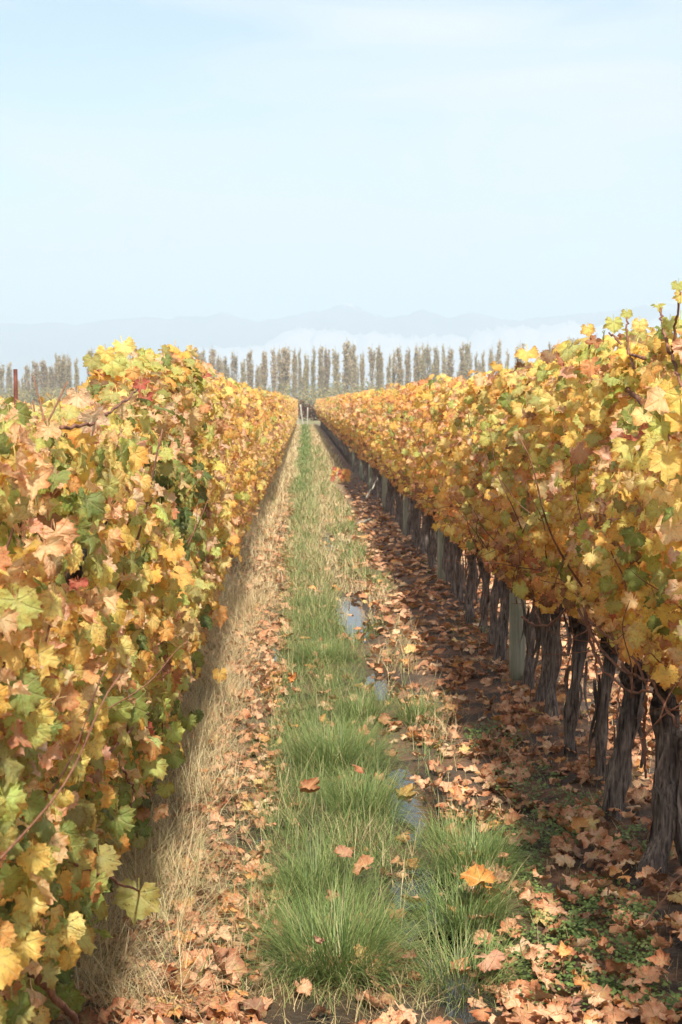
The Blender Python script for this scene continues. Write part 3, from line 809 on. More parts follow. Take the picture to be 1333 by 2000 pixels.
for a in [(40, 1205, -.44, 105, 'lime', dict(face=(.5, -1, .3))), (48, 1372, -.44, 100, 'green', dict(face=(.4, -1, .6))), (70, 1445, -.43, 62, 'lime', {}),
          (62, 965, -.46, 92, 'tan', dict(crisp=True)), (90, 1095, -.44, 92, 'tan', dict(crisp=True)), (95, 855, -.50, 62, 'tan', dict(crisp=True)),
          (200, 1190, -.44, 82, 'tan', dict(crisp=True)), (262, 905, -.46, 62, 'gold', {}), (20, 870, -.50, 90, 'lime', dict(face=(.6, -.8, .6))),
          (60, 1690, -.46, 78, 'yellow', {}), (62, 1785, -.46, 84, 'lemon', {}), (130, 1830, -.45, 80, 'lemon', {}), (45, 1870, -.47, 88, 'yellow', {}), (115, 1735, -.47, 60, 'gold', {}),
          (230, 1620, -.45, 80, 'green', {}), (125, 1645, -.45, 72, 'green', {}), (265, 1775, -.46, 95, 'olive', {}), (60, 1590, -.46, 78, 'green', {}), (25, 1660, -.47, 80, 'deep', {}), (15, 1560, -.47, 70, 'green', {}),
          (155, 1150, -.45, 42, 'red', dict(crisp=True)), (275, 760, -.58, 40, 'red', dict(crisp=True)), (285, 790, -.57, 42, 'red', dict(crisp=True)), (262, 735, -.58, 34, 'orange', {}),
          (400, 740, -.6, 34, 'red', dict(crisp=True)), (350, 905, -.50, 60, 'green', dict(face=(1, -.4, .2))), (325, 985, -.50, 75, 'deep', {}), (345, 1050, -.48, 70, 'deep', {}), (310, 890, -.52, 60, 'deep', {}),
          (365, 990, -.48, 50, 'green', {}), (372, 1040, -.47, 48, 'green', {}), (300, 940, -.54, 60, 'deep', {}), (280, 890, -.55, 50, 'deep', {}),
          (245, 685, -.62, 50, 'lemon', dict(face=(0, -1, .8))), (220, 720, -.62, 62, 'lime', {}), (255, 730, -.6, 60, 'lime', {}), (205, 700, -.63, 44, 'yellow', {}), (180, 715, -.65, 46, 'olive', {}), (315, 710, -.6, 34, 'lime', {}),
          (365, 800, -.52, 80, 'lime', dict(face=(.6, -.8, .4))), (150, 790, -.55, 60, 'pink', dict(crisp=True)), (430, 1210, -.50, 52, 'orange', dict(face=(.8, -.6, .3))), (400, 1215, -.52, 50, 'pink', dict(crisp=True)),
          (430, 1325, -.44, 36, 'gold', {}), (370, 1420, -.48, 42, 'green', {}), (340, 1490, -.48, 52, 'green', {}), (325, 1550, -.48, 40, 'lime', {}), (385, 1405, -.47, 34, 'deep', {}),
          (1225, 755, 1.0, 78, 'lime', dict(face=(-.3, -1, .4))), (1250, 640, 1.05, 36, 'lemon', {}), (1225, 618, 1.05, 26, 'lime', {}), (1290, 600, 1.0, 30, 'lime', dict(face=(0, -.4, 1))), (1325, 565, 1.0, 32, 'lime', {}),
          (1330, 585, 1.0, 30, 'lemon', {}), (1200, 640, 1.05, 40, 'lime', {}), (1150, 650, 1.08, 32, 'yellow', {}), (1310, 640, 1.0, 40, 'lime', {}), (1295, 655, 1.0, 36, 'green', {}), (1180, 662, 1.05, 30, 'green', dict(face=(1, -.3, .2))),
          (1155, 700, 1.05, 60, 'lime', {}), (1018, 1160, .98, 46, 'lime', dict(face=(-.8, -.7, .1))), (1198, 1205, 1.0, 30, 'red', dict(crisp=True)), (1245, 1255, .98, 42, 'lemon', {}), (1300, 1330, .98, 58, 'gold', dict(crisp=False)),
          (1085, 800, .97, 66, 'lemon', {}), (1125, 870, .95, 60, 'yellow', {}), (1040, 880, .96, 60, 'lime', {}), (1010, 930, .95, 50, 'yellow', {}), (1280, 1010, .92, 60, 'lime', dict(face=(-.6, -.7, .2))), (1225, 1060, .93, 66, 'pink', dict(crisp=True)),
          (1305, 920, .92, 90, 'yellow', {}), (1250, 880, .93, 60, 'pink', dict(crisp=True)), (1050, 760, 1.02, 56, 'tan', dict(crisp=True)), (985, 945, .95, 36, 'yellow', {}), (880, 1040, .96, 26, 'lemon', {}), (955, 1088, .96, 32, 'lemon', {})]:
    hl(*a[:5], **a[5])
def shoot(vine, pts, r0=.005, r1=.002):
    t, base = vines[vine]; return cane_through([p for p in pts], r0, r1, 'cane', t, base)
# bare cane sticking out of the left row, others through its face
X_ = -.64; shoot(vine_at('L', 7), [at_x(318, 790, X_), at_x(345, 738, X_), at_x(378, 694, X_)], .006, .0035)
shoot(vine_at('L', 6), [at_x(255, 775, X_), at_x(285, 745, X_), at_x(298, 722, X_)], .006, .003)
shoot(vine_at('L', 5), [at_x(285, 940, -.48), at_x(315, 980, -.47), at_x(330, 1040, -.47), at_x(328, 1090, -.48)], .004, .003)
shoot(vine_at('L', 5), [at_x(285, 940, -.48), at_x(295, 985, -.47), at_x(295, 1060, -.48)], .004, .003)
shoot(vine_at('L', 3), [at_x(120, 835, -.47), at_x(180, 828, -.46), at_x(225, 800, -.47), at_x(270, 760, -.52)], .004, .003)
shoot(vine_at('L', 4), [at_x(380, 1290, -.50), at_x(382, 1325, -.48), at_x(340, 1325, -.47), at_x(300, 1380, -.46), at_x(215, 1470, -.46)], .003, .0035)
shoot(vine_at('L', 4), [at_x(60, 1900, -.50), at_x(110, 1950, -.46), at_x(150, 1995, -.45)], .008, .006)
shoot(vine_at('L', 4), [at_x(240, 1500, -.45), at_x(262, 1540, -.445), at_x(255, 1610, -.45)], .003, .002)
shoot(vine_at('L', 4), [at_x(130, 1680, -.46), at_x(240, 1730, -.45), at_x(300, 1745, -.45)], .004, .003)
# an old dark arm showing in the left row
t_, b_ = vines[vine_at('L', 3.3)]
Pk = np.array([at_x(140, 1135, -.5), at_x(150, 1115, -.47), at_x(148, 1092, -.46), at_x(162, 1080, -.46)]) - b_
V, F = tube(np.stack([np.interp(np.linspace(0, 3, 14), range(4), Pk[:, k]) for k in range(3)], -1), np.array([.011, .013, .016, .014, .012, .013, .012, .010, .011, .012, .012, .014, .013, .009]), 9, True, 1 + rs.normal(0, .14, (14, 9)))
me = make_mesh('arm', V, F, {'dark': np.ones(len(V))}, smooth=True); me.materials.append(M_BARK); obj('arm', me, None, t_)
# hanging loops of cane under the right row, shoots on top of it
for pts in ([(1140, 1180), (1155, 1260), (1185, 1320), (1230, 1350), (1275, 1352)], [(1130, 1190), (1170, 1265), (1215, 1310), (1270, 1330)], [(1020, 1205), (1045, 1222), (1075, 1222), (1105, 1190)],
            [(1150, 1210), (1180, 1240), (1235, 1275), (1262, 1335)], [(1180, 1200), (1210, 1280), (1240, 1345)], [(1040, 1150), (1045, 1190), (1058, 1222)], [(1205, 1190), (1235, 1250), (1300, 1380), (1325, 1420)],
            [(1100, 1120), (1140, 1180), (1160, 1250), (1168, 1330)], [(1262, 1360), (1258, 1440), (1262, 1520)]):
    y_ = at_x(*pts[0], 1.08)[1]; shoot(vine_at('R', y_), [at_x(a, b, 1.06 + .03 * math.sin(i)) for i, (a, b) in enumerate(pts)], .0055, .004)
for pts in ([(1225, 760), (1260, 790), (1300, 845), (1340, 900)], [(1275, 740), (1282, 800), (1290, 870)], [(1335, 760), (1312, 700), (1318, 650), (1330, 570)], [(1240, 720), (1226, 680), (1225, 620)],
            [(1310, 690), (1296, 640), (1290, 602)], [(985, 780), (1000, 745), (1010, 715)], [(1045, 770), (1050, 745), (1048, 730)], [(1160, 760), (1150, 700), (1155, 655)], [(1260, 700), (1230, 690), (1190, 650)]):
    shoot(vine_at('R', at_x(*pts[0], 1.0)[1]), [at_x(a, b, 1.0) for a, b in pts], .005 if pts[0][0] != 1225 else .009, .003)

# ------------------------------------------------------------------ posts, stake, wires, sticks
def post(name, label, cat, x, y, h, rad, material, lean=(0, 0), group=None, n_=14):
    t = np.linspace(0, 1, 8)
    P = np.stack([lean[0] * t, lean[1] * t, -.1 + (h + .1) * t], -1)
    V, F = tube(P, rad * (1 + .02 * np.sin(t * 9)), n_, True, 1 + rs.normal(0, .015, (8, n_)))
    o = obj(name, make_mesh(name, V, F, smooth=False), material, loc=(x, y, float(ground_h(x, y))))
    return tag(o, label, cat, group)
PL = ["pale green-grey round wooden post standing among the near trunks of the right row", "pale wooden post, second along the right row, dark cap of leaves above it"]
for k, y in enumerate(POST_Y):
    post('vineyard_post', PL[k] if k < 2 else f"weathered wooden post of the right row, {ordinal(k + 1)} from the near end", 'post', XR - .02, y, 1.62, .050 if k else .047, M_POST, (rs.uniform(-.03, .03), 0), "posts of the right row")
post('metal_stake', "rusty reddish-brown steel stake sticking out above the left row", 'stake', XL, STAKE_Y, 1.655, .0055, M_RUST, (.0, .0), None, 8)
e = [((583, 826), (581, 795), .03), ((592.5, 828), (587, 790), .045), ((600.5, 825), (601.5, 796), .035)]
EL = ["thin grey post at the far end of the green strip, beside the white one", "whitish slanting post at the far end of the green strip", "pale upright post at the far end of the strip, nearest the right row"]
for (b0, b1, rr_), lb in zip(e, EL):
    g = on_ground(*b0) if False else at_y(b0[0], b0[1], 118.0); tp = at_y(b1[0], b1[1], 118.0)
    post('end_post', lb, 'post', g[0], 118.0, tp[2], rr_ * 1.35, M_PALE, (tp[0] - g[0], 0), "posts at the far end of the rows", 8)
for side, xc in (('left', XL), ('right', XR)):
    for z, nm in ((.68, 'lowest'), (1.12, 'middle'), (1.52, 'upper')):
        yy = np.concatenate([np.linspace(2.0 if side == 'left' else 3.6, 60, 40), [112]])
        V, F = tube(np.stack([np.full(41, xc + .02), yy, z - .012 * np.abs(np.sin(yy * .64))], -1), .0016, 5)
        tag(obj('trellis_wire', make_mesh('trellis_wire', V, F), M_WIRE), f"thin grey {nm} trellis wire running along the {side} row", 'wire', "trellis wires")
def stick(label, p0, p1, rad, material=M_PALE, name='stick'):
    t = np.linspace(0, 1, 9)[:, None]; P = np.array(p0) * (1 - t) + np.array(p1) * t; P[1:-1] += rs.normal(0, .006, (7, 3))
    base_ = P[0].copy(); V, F = tube(P - base_, np.linspace(rad, rad * .6, 9), 7)
    return tag(obj(name, make_mesh(name, V, F, smooth=True), material, loc=tuple(base_)), label, 'stick')
stick("pale lath leaning against the trunks of the right row", at_y(716, 972, 22.0) * [1, 1, 1], at_y(738, 935, 22.3), .012)
g = on_ground(700, 1026); g2 = on_ground(726, 1018); stick("pale stick lying on the leaf litter by the right row", g + [0, 0, .02], g2 + [0, 0, .03], .02)
g = on_ground(1160, 1900); stick("thin grey forked twig leaning up from the weeds near the stump", on_ground(1215, 1880) + [0, 0, .01], at_y(1330, 1710, 4.9), .004, M_CANE, 'twig')
stick("crooked grey twig standing in the weeds below the stump", on_ground(1200, 1810) + [0, 0, .0], at_y(1192, 1730, 4.95), .004, M_CANE, 'twig')
# a small red seedling in the right verge
g = on_ground(672, 945); sd = thing('vine_seedling', "small orange-red vine shoot growing low in the right verge", 'seedling', tuple(g))
cane_through([(0, 0, 0), (-.03, 0, .12), (-.12, .05, .30)], .004, .003, 'stem', sd); cane_through([(0, 0, 0), (.05, 0, .10), (.08, .0, .2)], .004, .003, 'stem', sd)
for k in range(26):
    q = np.array((rs.uniform(-.22, .16), rs.uniform(-.2, .2), rs.uniform(.03, .32))); q[0] -= q[2] * .25
    put_leaf(sd, np.zeros(3), ME_FRESH[k % 7], q, frames(np.array([[rs.normal(0, .5), -1, .5]]), np.array([[rs.normal(0, .5), 0, -1.0]]))[0], 1.0, np.array(PAL[['orange', 'red', 'orange', 'gold'][k % 4]]))

# ------------------------------------------------------------------ grass
def blades(base, az, lean, length, width, bend_, col, segs=3):
    """arched tapering blades -> V, F, colour per vertex"""
    n_ = len(base); t = np.linspace(0, 1, segs + 1)
    d = np.stack([np.cos(az), np.sin(az), np.zeros(n_)], -1); sd_ = np.stack([-np.sin(az), np.cos(az), np.zeros(n_)], -1)
    ang = lean[:, None] + bend_[:, None] * t[None]            # angle from the vertical along the blade
    st_ = length[:, None] / segs
    dx = np.concatenate([np.zeros((n_, 1)), np.cumsum(np.sin(ang[:, 1:]) * st_, 1)], 1); dz = np.concatenate([np.zeros((n_, 1)), np.cumsum(np.cos(ang[:, 1:]) * st_, 1)], 1)
    c = base[:, None] + d[:, None] * dx[..., None]; c[..., 2] += dz
    w = width[:, None] * (1 - t[None]) ** .7 * .5
    Lf = c + sd_[:, None] * w[..., None]; Rt = c - sd_[:, None] * w[..., None]
    V = np.concatenate([Lf[:, :-1], Rt[:, :-1], c[:, -1:]], 1)     # segs + segs + 1
    k = np.arange(segs - 1)
    F = np.vstack([np.stack([k, k + segs, k + 1 + segs], -1), np.stack([k, k + 1 + segs, k + 1], -1), [[segs - 1, 2 * segs - 1, 2 * segs]]])
    nv = 2 * segs + 1
    FF = (F[None] + (np.arange(n_) * nv)[:, None, None]).reshape(-1, 3)
    return V.reshape(-1, 3), FF, np.repeat(col, nv, axis=0)
GREENS = np.array([(.14, .21, .055), (.19, .26, .075), (.24, .29, .095), (.10, .16, .045), (.29, .30, .12), (.42, .36, .17)]) * 1.1
STRAWS = np.array([(.50, .38, .20), (.58, .46, .27), (.42, .30, .15), (.34, .24, .12), (.50, .42, .22), (.30, .29, .11)]) * 1.1
rg = np.random.RandomState(21)
def tuft_data(cx, cy, n_, spread, L, pal=GREENS, pw=(.27, .27, .18, .14, .09, .06), wid=.0027, fan=.92):
    rr_ = spread * np.sqrt(rg.uniform(0, 1, n_)); a = rg.uniform(0, 2 * np.pi, n_)
    b = np.stack([cx + rr_ * np.cos(a), cy + rr_ * np.sin(a) * 1.25, np.zeros(n_)], -1); b[:, 2] = ground_h(b[:, 0], b[:, 1]) - .01
    az = a + rg.normal(0, .7, n_)
    az = az + 0; lean = fan * (.15 + .6 * rr_ / spread) * rg.uniform(.3, 1.5, n_); bend_ = rg.uniform(.2, 1.9, n_) * fan
    ln = L * rg.uniform(.4, 1.1, n_)
    col = pal[rg.choice(len(pal), n_, p=np.array(pw) / sum(pw))] * rg.uniform(.75, 1.25, (n_, 1))
    return blades(b, az, lean, ln, wid * rg.uniform(.7, 1.3, n_), bend_, col)
def tussock(label, px, py, n_, spread, L, group="green tussocks of the middle strip", **k):
    g_ = on_ground(px, py); V, F, c = tuft_data(g_[0], g_[1], n_, spread, L, **k)
    o = obj('grass_tussock', make_mesh('grass_tussock', V - np.array((g_[0], g_[1], 0)), F, {'col': c}), M_GRASS, loc=(g_[0], g_[1], 0))
    return tag(o, label, 'grass tussock', group)
tussock("nearest big green grass tussock of the middle strip, with straw at its foot", 655, 1890, 1900, .13, .31)
tussock("green grass tussock just behind the nearest one, brown leaves lying on it", 615, 1740, 900, .10, .22)
tussock("broad green grass tussock of the middle strip, level with the second puddle", 705, 1580, 1250, .12, .24)
tussock("bright green dense tussock in the middle of the strip, before the split stump", 655, 1490, 2100, .19, .27)
tussock("green tussock of the strip at the height of the small pool by the leaves", 705, 1400, 800, .10, .23)
tussock("green tussock where the strip narrows, left of the long bright puddle", 628, 1290, 1500, .17, .21)
tussock("green tussock right of the water, orange and tan leaf caught on it", 925, 1700, 1300, .11, .27)
tussock("dark green tussock right of the water, beside the shaded leaf litter", 900, 1790, 1100, .12, .26)
tussock("small bright green tussock right of the water, alone on the dark soil", 815, 1405, 650, .085, .24)
tussock("yellowing thin tussock at the water's near end, right of the nearest tussock", 900, 1900, 750, .11, .26, pw=(.2, .2, .2, .1, .15, .2))
tussock("short green tuft leaning over the puddle from its right bank", 868, 1640, 420, .07, .20)

# the rest of the green strip, the dry grass along the left row, thin straw on the right
def field(n_, y0, y1, xf, L, pal, pw, wid, lean_hi=.5, seed_pow=1.0, keep=None, bend_hi=1.3):
    y = y0 * (y1 / y0) ** (rg.uniform(0, 1, n_) ** seed_pow); lo, hi = xf(y); x = lo + (hi - lo) * rg.uniform(0, 1, n_)
    x += rg.normal(0, .035, n_) + .045 * np.sin(y * .55 + 1) * np.clip((y - 8) / 6, 0, 1) + .05 * hnoise(y * 1.4, x * 2.0, 12.0)
    if keep is not None:
        s = keep(x, y); x, y = x[s], y[s]; n_ = len(x)
    b = np.stack([x, y, ground_h(x, y) - .01], -1); col = pal[rg.choice(len(pal), n_, p=np.array(pw) / sum(pw))] * rg.uniform(.82, 1.15, (n_, 1))
    sc_ = np.maximum(1.0, y / 9.0)
    return blades(b, rg.uniform(0, 6.28, n_), rg.uniform(.05, lean_hi, n_), L * rg.uniform(.5, 1.2, n_) * np.minimum(1 + (y - 9).clip(0) / 60, 1.3), wid * sc_ * rg.uniform(.7, 1.3, n_), rg.uniform(.2, bend_hi, n_), col, 3 if y1 < 20 else 2)
def stuff_grass(name, sets, material):
    Vs, Fs, Cs, o = [], [], [], 0
    for V, F, c in sets: Vs.append(V); Fs.append(F + o); Cs.append(c); o += len(V)
    return obj(name, make_mesh(name, np.vstack(Vs), np.vstack(Fs), {'col': np.vstack(Cs)}), material, kind='stuff')
gw = (.26, .26, .18, .14, .10, .10)
strip = lambda y: (np.full_like(y, -.13) - .002 * y.clip(0, 40), np.where(y < 10, .36, .36 - .16 * ((y - 10) / 5).clip(0, 1)) + .004 * (y - 30).clip(0, 80))
notpool = lambda x, y: np.all([((x - a) / (c * .85)) ** 2 + ((y - b) / (d * .9)) ** 2 > 1 for a, b, c, d in POOLS], axis=0)
sets = [field(20000, 4.1, 13, strip, .20, GREENS, gw, .0024, 1.25, keep=lambda x, y: notpool(x, y) & (hnoise(x * 6, y * 3.1, 4) > -.6) & (y > 4.5 + .12 * hnoise(x * 9, y)), bend_hi=1.8),
        field(11000, 11, 30, strip, .16, GREENS, (.2, .22, .2, .1, .16, .2), .003, .8, keep=lambda x, y: notpool(x, y) & (hnoise(x * 4, y * 1.3, 1) > -.45)),
        field(19000, 28, 116, lambda y: (np.full_like(y, -.14), np.full_like(y, .16) + .0035 * (y - 30).clip(0, 80)), .15, GREENS, (.25, .3, .22, .12, .1, .06), .0034, .7, keep=lambda x, y: hnoise(x * 2, y * .45, 1) > -.6),
        field(3600, 13.3, 21, lambda y: (np.full_like(y, .36), np.full_like(y, .72)), .17, GREENS, gw, .0034, .6, keep=lambda x, y: (hnoise(x * 3, y * 1.1, 5) > -.1)),
        field(5000, 22, 60, lambda y: (np.full_like(y, .30), np.full_like(y, .62)), .15, GREENS, (.2, .25, .2, .1, .15, .2), .0034, .6, keep=lambda x, y: (hnoise(x * 2, y * .5, 5) > -.2)),
        field(900, 4.2, 9, lambda y: (np.full_like(y, -.6), np.full_like(y, -.1)), .14, GREENS, gw, .003, .5),
        field(2600, 4.2, 12, lambda y: (np.full_like(y, .40), np.full_like(y, .66)), .16, GREENS, gw, .003, .6, keep=lambda x, y: (hnoise(x * 5, y * 2, 2) > .15) & notpool(x, y))]
stuff_grass('green_grass', sets, M_GRASS)
sw = (.27, .26, .18, .08, .15, .06)
dry = lambda y: (np.full_like(y, -.95), -.36 + .05 * hnoise(y * 1.6, y * .3, 4) - .0 * y + .06 * ((y - 11) / 6).clip(0, 1))
thick = lambda x, y: hnoise(x * 3.5, y * 2.2, 9.0) + .2 > rg.uniform(-.5, .3, len(x))
sets = [field(34000, 4.1, 13, dry, .30, STRAWS, sw, .0021, 1.1, keep=thick, bend_hi=2.0),
        field(17000, 12, 34, lambda y: (np.full_like(y, -.95), np.full_like(y, -.28)), .20, STRAWS, sw, .003, .9, keep=thick, bend_hi=1.6),
        field(13000, 32, 116, lambda y: (np.full_like(y, -.8), np.full_like(y, -.15)), .18, STRAWS, sw, .0034, .9, bend_hi=1.6),
        field(3000, 4.2, 14, lambda y: (np.full_like(y, -.42), np.full_like(y, -.08)), .13, STRAWS, sw, .0024, 1.1, bend_hi=1.2),
        field(7000, 13.5, 36, lambda y: (np.full_like(y, .10), np.full_like(y, .62)), .15, STRAWS, sw, .003, .9, keep=notpool),
        field(9000, 32, 116, lambda y: (np.full_like(y, .22), np.full_like(y, .95)), .15, STRAWS, (.2, .15, .25, .2, .1, .1), .0034, .9),
        field(2600, 7.5, 13.5, lambda y: (np.full_like(y, .46), np.full_like(y, .72)), .16, STRAWS, sw, .0026, .8, keep=lambda x, y: hnoise(x * 4, y * 1.7, 3) > .1),
        field(2600, 4.2, 12, lambda y: (np.full_like(y, .6), np.full_like(y, 1.5)), .10, STRAWS, (.15, .1, .25, .3, .1, .1), .0022, 1.1, bend_hi=.8),
        field(6500, 12, 46, strip, .15, STRAWS, sw, .003, .9, keep=lambda x, y: hnoise(x * 3, y * .8, 8) > -.35),
        field(2200, 5, 13, strip, .2, STRAWS, (.2, .2, .2, .2, .1, .3), .0022, 1.0, keep=lambda x, y: hnoise(x * 4, y * 1.8, 8) > 0),
        field(700, 4.05, 4.6, lambda y: (np.full_like(y, -.1), np.full_like(y, .35)), .12, STRAWS, (.15, .1, .25, .4, .1, .1), .0022, 1.0),
        field(5000, 5.5, 22, lambda y: (np.full_like(y, 1.5), np.full_like(y, 2.6)), .16, STRAWS, sw, .0028, .9, keep=lambda x, y: hnoise(x * 2, y * 1.2, 3) > .0)]
stuff_grass('dry_grass', sets, M_STRAW)

# green ground cover in the shade of the right row
def weeds(n_, patches):
    x, y = [], []
    for cx, cy, rx, ry, k in patches:
        m_ = int(n_ * k); a = rg.uniform(0, 6.28, m_); q = np.sqrt(rg.uniform(0, 1, m_)); x.append(cx + rx * q * np.cos(a)); y.append(cy + ry * q * np.sin(a))
    x = np.concatenate(x); y = np.concatenate(y); s = hnoise(x * 9, y * 7, 3) > -.25; x, y = x[s], y[s]; m_ = len(x)
    pos = np.stack([x, y, ground_h(x, y) + rg.uniform(.008, .05, m_)], -1)
    fr = frames(np.stack([rg.normal(0, .4, m_), rg.normal(-.15, .4, m_), np.ones(m_)], -1), rg.normal(0, 1, (m_, 3)) * [1, 1, .2])
    q = np.array([(0, 0, 0), (-.5, .45, .08), (0, .35, 0), (-.32, 1, .0), (.32, 1, 0), (.5, .45, .08)]) 
    T = [(q * .5, np.array([(0, 2, 1), (1, 2, 3), (2, 4, 3), (2, 5, 4), (0, 5, 2)]), np.zeros(6), np.zeros(6))]
    W = np.array([(.135, .195, .05), (.175, .24, .06), (.10, .155, .04), (.22, .27, .08)])[rg.randint(0, 4, m_)] * rg.uniform(.85, 1.15, (m_, 1))
    mass('weeds', T, np.zeros(m_, int), pos, fr, rg.uniform(.014, .030, m_), W, M_WEED, smooth=False)
def wp(px, py, rx, ry, k):
    g_ = on_ground(px, py); return (g_[0], g_[1], rx, ry, k)
weeds(9500, [wp(1150, 1790, .20, .30, .26), wp(1060, 1640, .14, .25, .12), wp(1000, 1870, .12, .18, .10), wp(1180, 1870, .16, .22, .13), wp(1270, 1960, .12, .18, .10), wp(1010, 1690, .08, .3, .07), wp(1110, 1945, .14, .16, .07),
              wp(960, 1450, .14, .35, .08), wp(1040, 1550, .16, .4, .08), wp(930, 1240, .2, .8, .04), wp(1250, 1680, .12, .2, .06), wp(1120, 1600, .16, .2, .05), wp(890, 1130, .3, 1.5, .04)])

# ------------------------------------------------------------------ fallen leaves
DRYC = np.array([(.62, .365, .215), (.52, .265, .14), (.64, .455, .28), (.38, .185, .095), (.21, .115, .068), (.60, .31, .11), (.54, .325, .195), (.60, .45, .18)]) * 1.1
DW = np.array([.19, .22, .11, .17, .13, .07, .09, .02])
rl = np.random.RandomState(8)
def litter_ok(x, y):
    """0..1 how likely leaves lie at a place"""
    d = np.zeros_like(x)
    d = np.where((x > -.47) & (x < -.10), 1.0, d)
    d = np.where((x > .52) & (x < 1.6), .66 - .14 * (y < 5.6), d)
    d = np.where((x >= 1.6) & (x < 3.6), .9, d)
    d = np.where((x >= -.10) & (x < .52), .08 + .06 * (y > 9) + .10 * (y < 4.6) + .12 * ((x > .36) & (y > 6.5)), d)
    d = np.where((x <= -.47) & (x > -1.1), .28, d)
    d = d * np.where(y > 17, np.clip(1 - (y - 17) / 16, .12, 1), 1)
    d = d * np.clip(.78 + .9 * hnoise(x * 4, y * 2.4, 6), .06, 1)
    return d
def litter_points(n_, y0, y1):
    y = y0 + (y1 - y0) * rl.uniform(0, 1, n_) ** 1.35; x = rl.uniform(-1.1, 3.6, n_)
    s = rl.uniform(0, 1, n_) < litter_ok(x, y); x, y = x[s], y[s]
    return x, y
def litter_frames(n_):
    return frames(np.stack([rl.normal(0, .38, n_), rl.normal(0, .38, n_), np.where(rl.rand(n_) < .3, -1.0, 1.0)], -1), rl.normal(0, 1, (n_, 3)) * [1, 1, .25])
x, y = litter_points(40000, 3.9, 34)
# in the view, nearest first: the first ones become objects
vx = VPX + x / y * F_PX; inv = (vx > 20) & (vx < 1330) & (HORY + CAM_H / y * F_PX < 2010) & (x < 1.32) & (x > -.6)
order = np.argsort(np.where(inv, y, 1e3)); chosen = order[:262]
rest = np.setdiff1d(np.arange(len(x)), chosen)
fr = litter_frames(len(x)); tint = rl.choice(8, len(x), p=DW / DW.sum()); colr = DRYC[tint] * rl.uniform(.85, 1.12, (len(x), 1)); scl = rl.uniform(.48, .92, len(x))
zz = ground_h(x, y) + rl.uniform(.006, .034, len(x)) + .02 * ((x > .6) & (y < 6))
nearm = y[rest] < 10
s = rest[nearm]; mass('leaf_litter', GROUND_L[:6], rl.randint(0, 6, len(s)), np.stack([x[s], y[s], zz[s]], -1), fr[s], scl[s], colr[s], M_DRY)
s = rest[~nearm]; mass('leaf_litter', GROUND_M, rl.randint(0, 4, len(s)), np.stack([x[s], y[s], zz[s]], -1), fr[s], scl[s] * 1.1, colr[s], M_DRY)
LANDMARKS = [("nearest green tussock", on_ground(655, 1890)), ("second green tussock", on_ground(640, 1690)), ("third green tussock", on_ground(690, 1575)), ("tussock right of the water", on_ground(925, 1700)),
             ("split stump", on_ground(1300, 1745)), ("trunk beside the split stump", on_ground(1248, 1630)), ("greenest weed patch", on_ground(1150, 1790)), ("lower corner under the stump", on_ground(1260, 1960)),
             ("near foot of dry grass", on_ground(340, 1900)), ("straw by the second tussock", on_ground(400, 1680)), ("mud at the water's end", on_ground(930, 1960)), ("blue puddle", on_ground(815, 1570)), ("weeds behind the right tussock", on_ground(1060, 1640))]
TINTS = ["salmon", "russet", "pale tan", "reddish brown", "dark brown", "orange", "light brown", "yellowish"]
ranks = {}
def fallen(pos, f_, sc_, c, label, group, me=None):
    o = bpy.data.objects.new('fallen_leaf', me or ME_GROUND[rl.randint(9)]); COL.objects.link(o)
    M4 = np.eye(4); M4[:3, :3] = f_ * sc_; M4[:3, 3] = pos; o.matrix_basis = Matrix(M4.tolist()); o.color = (float(c[0]), float(c[1]), float(c[2]), 1)
    return tag(o, label, 'leaf', group)
marks = np.array([g_[:2] for _, g_ in LANDMARKS])
for i in chosen:
    d_ = np.hypot(marks[:, 0] - x[i], (marks[:, 1] - y[i]) * .6); k = int(np.argmin(d_)); ranks.setdefault((k, int(tint[i])), []).append((d_[k], i))
for (k, c_), l_ in ranks.items():
    for q, (_, i) in enumerate(sorted(l_)):
        near_ = "closest" if q == 0 else ordinal(q + 1) + " closest"
        fallen((x[i], y[i], zz[i]), fr[i], scl[i], colr[i], f"{TINTS[c_]} fallen leaf, {near_} of its colour to the {LANDMARKS[k][0]}", "fallen leaves in the near litter")
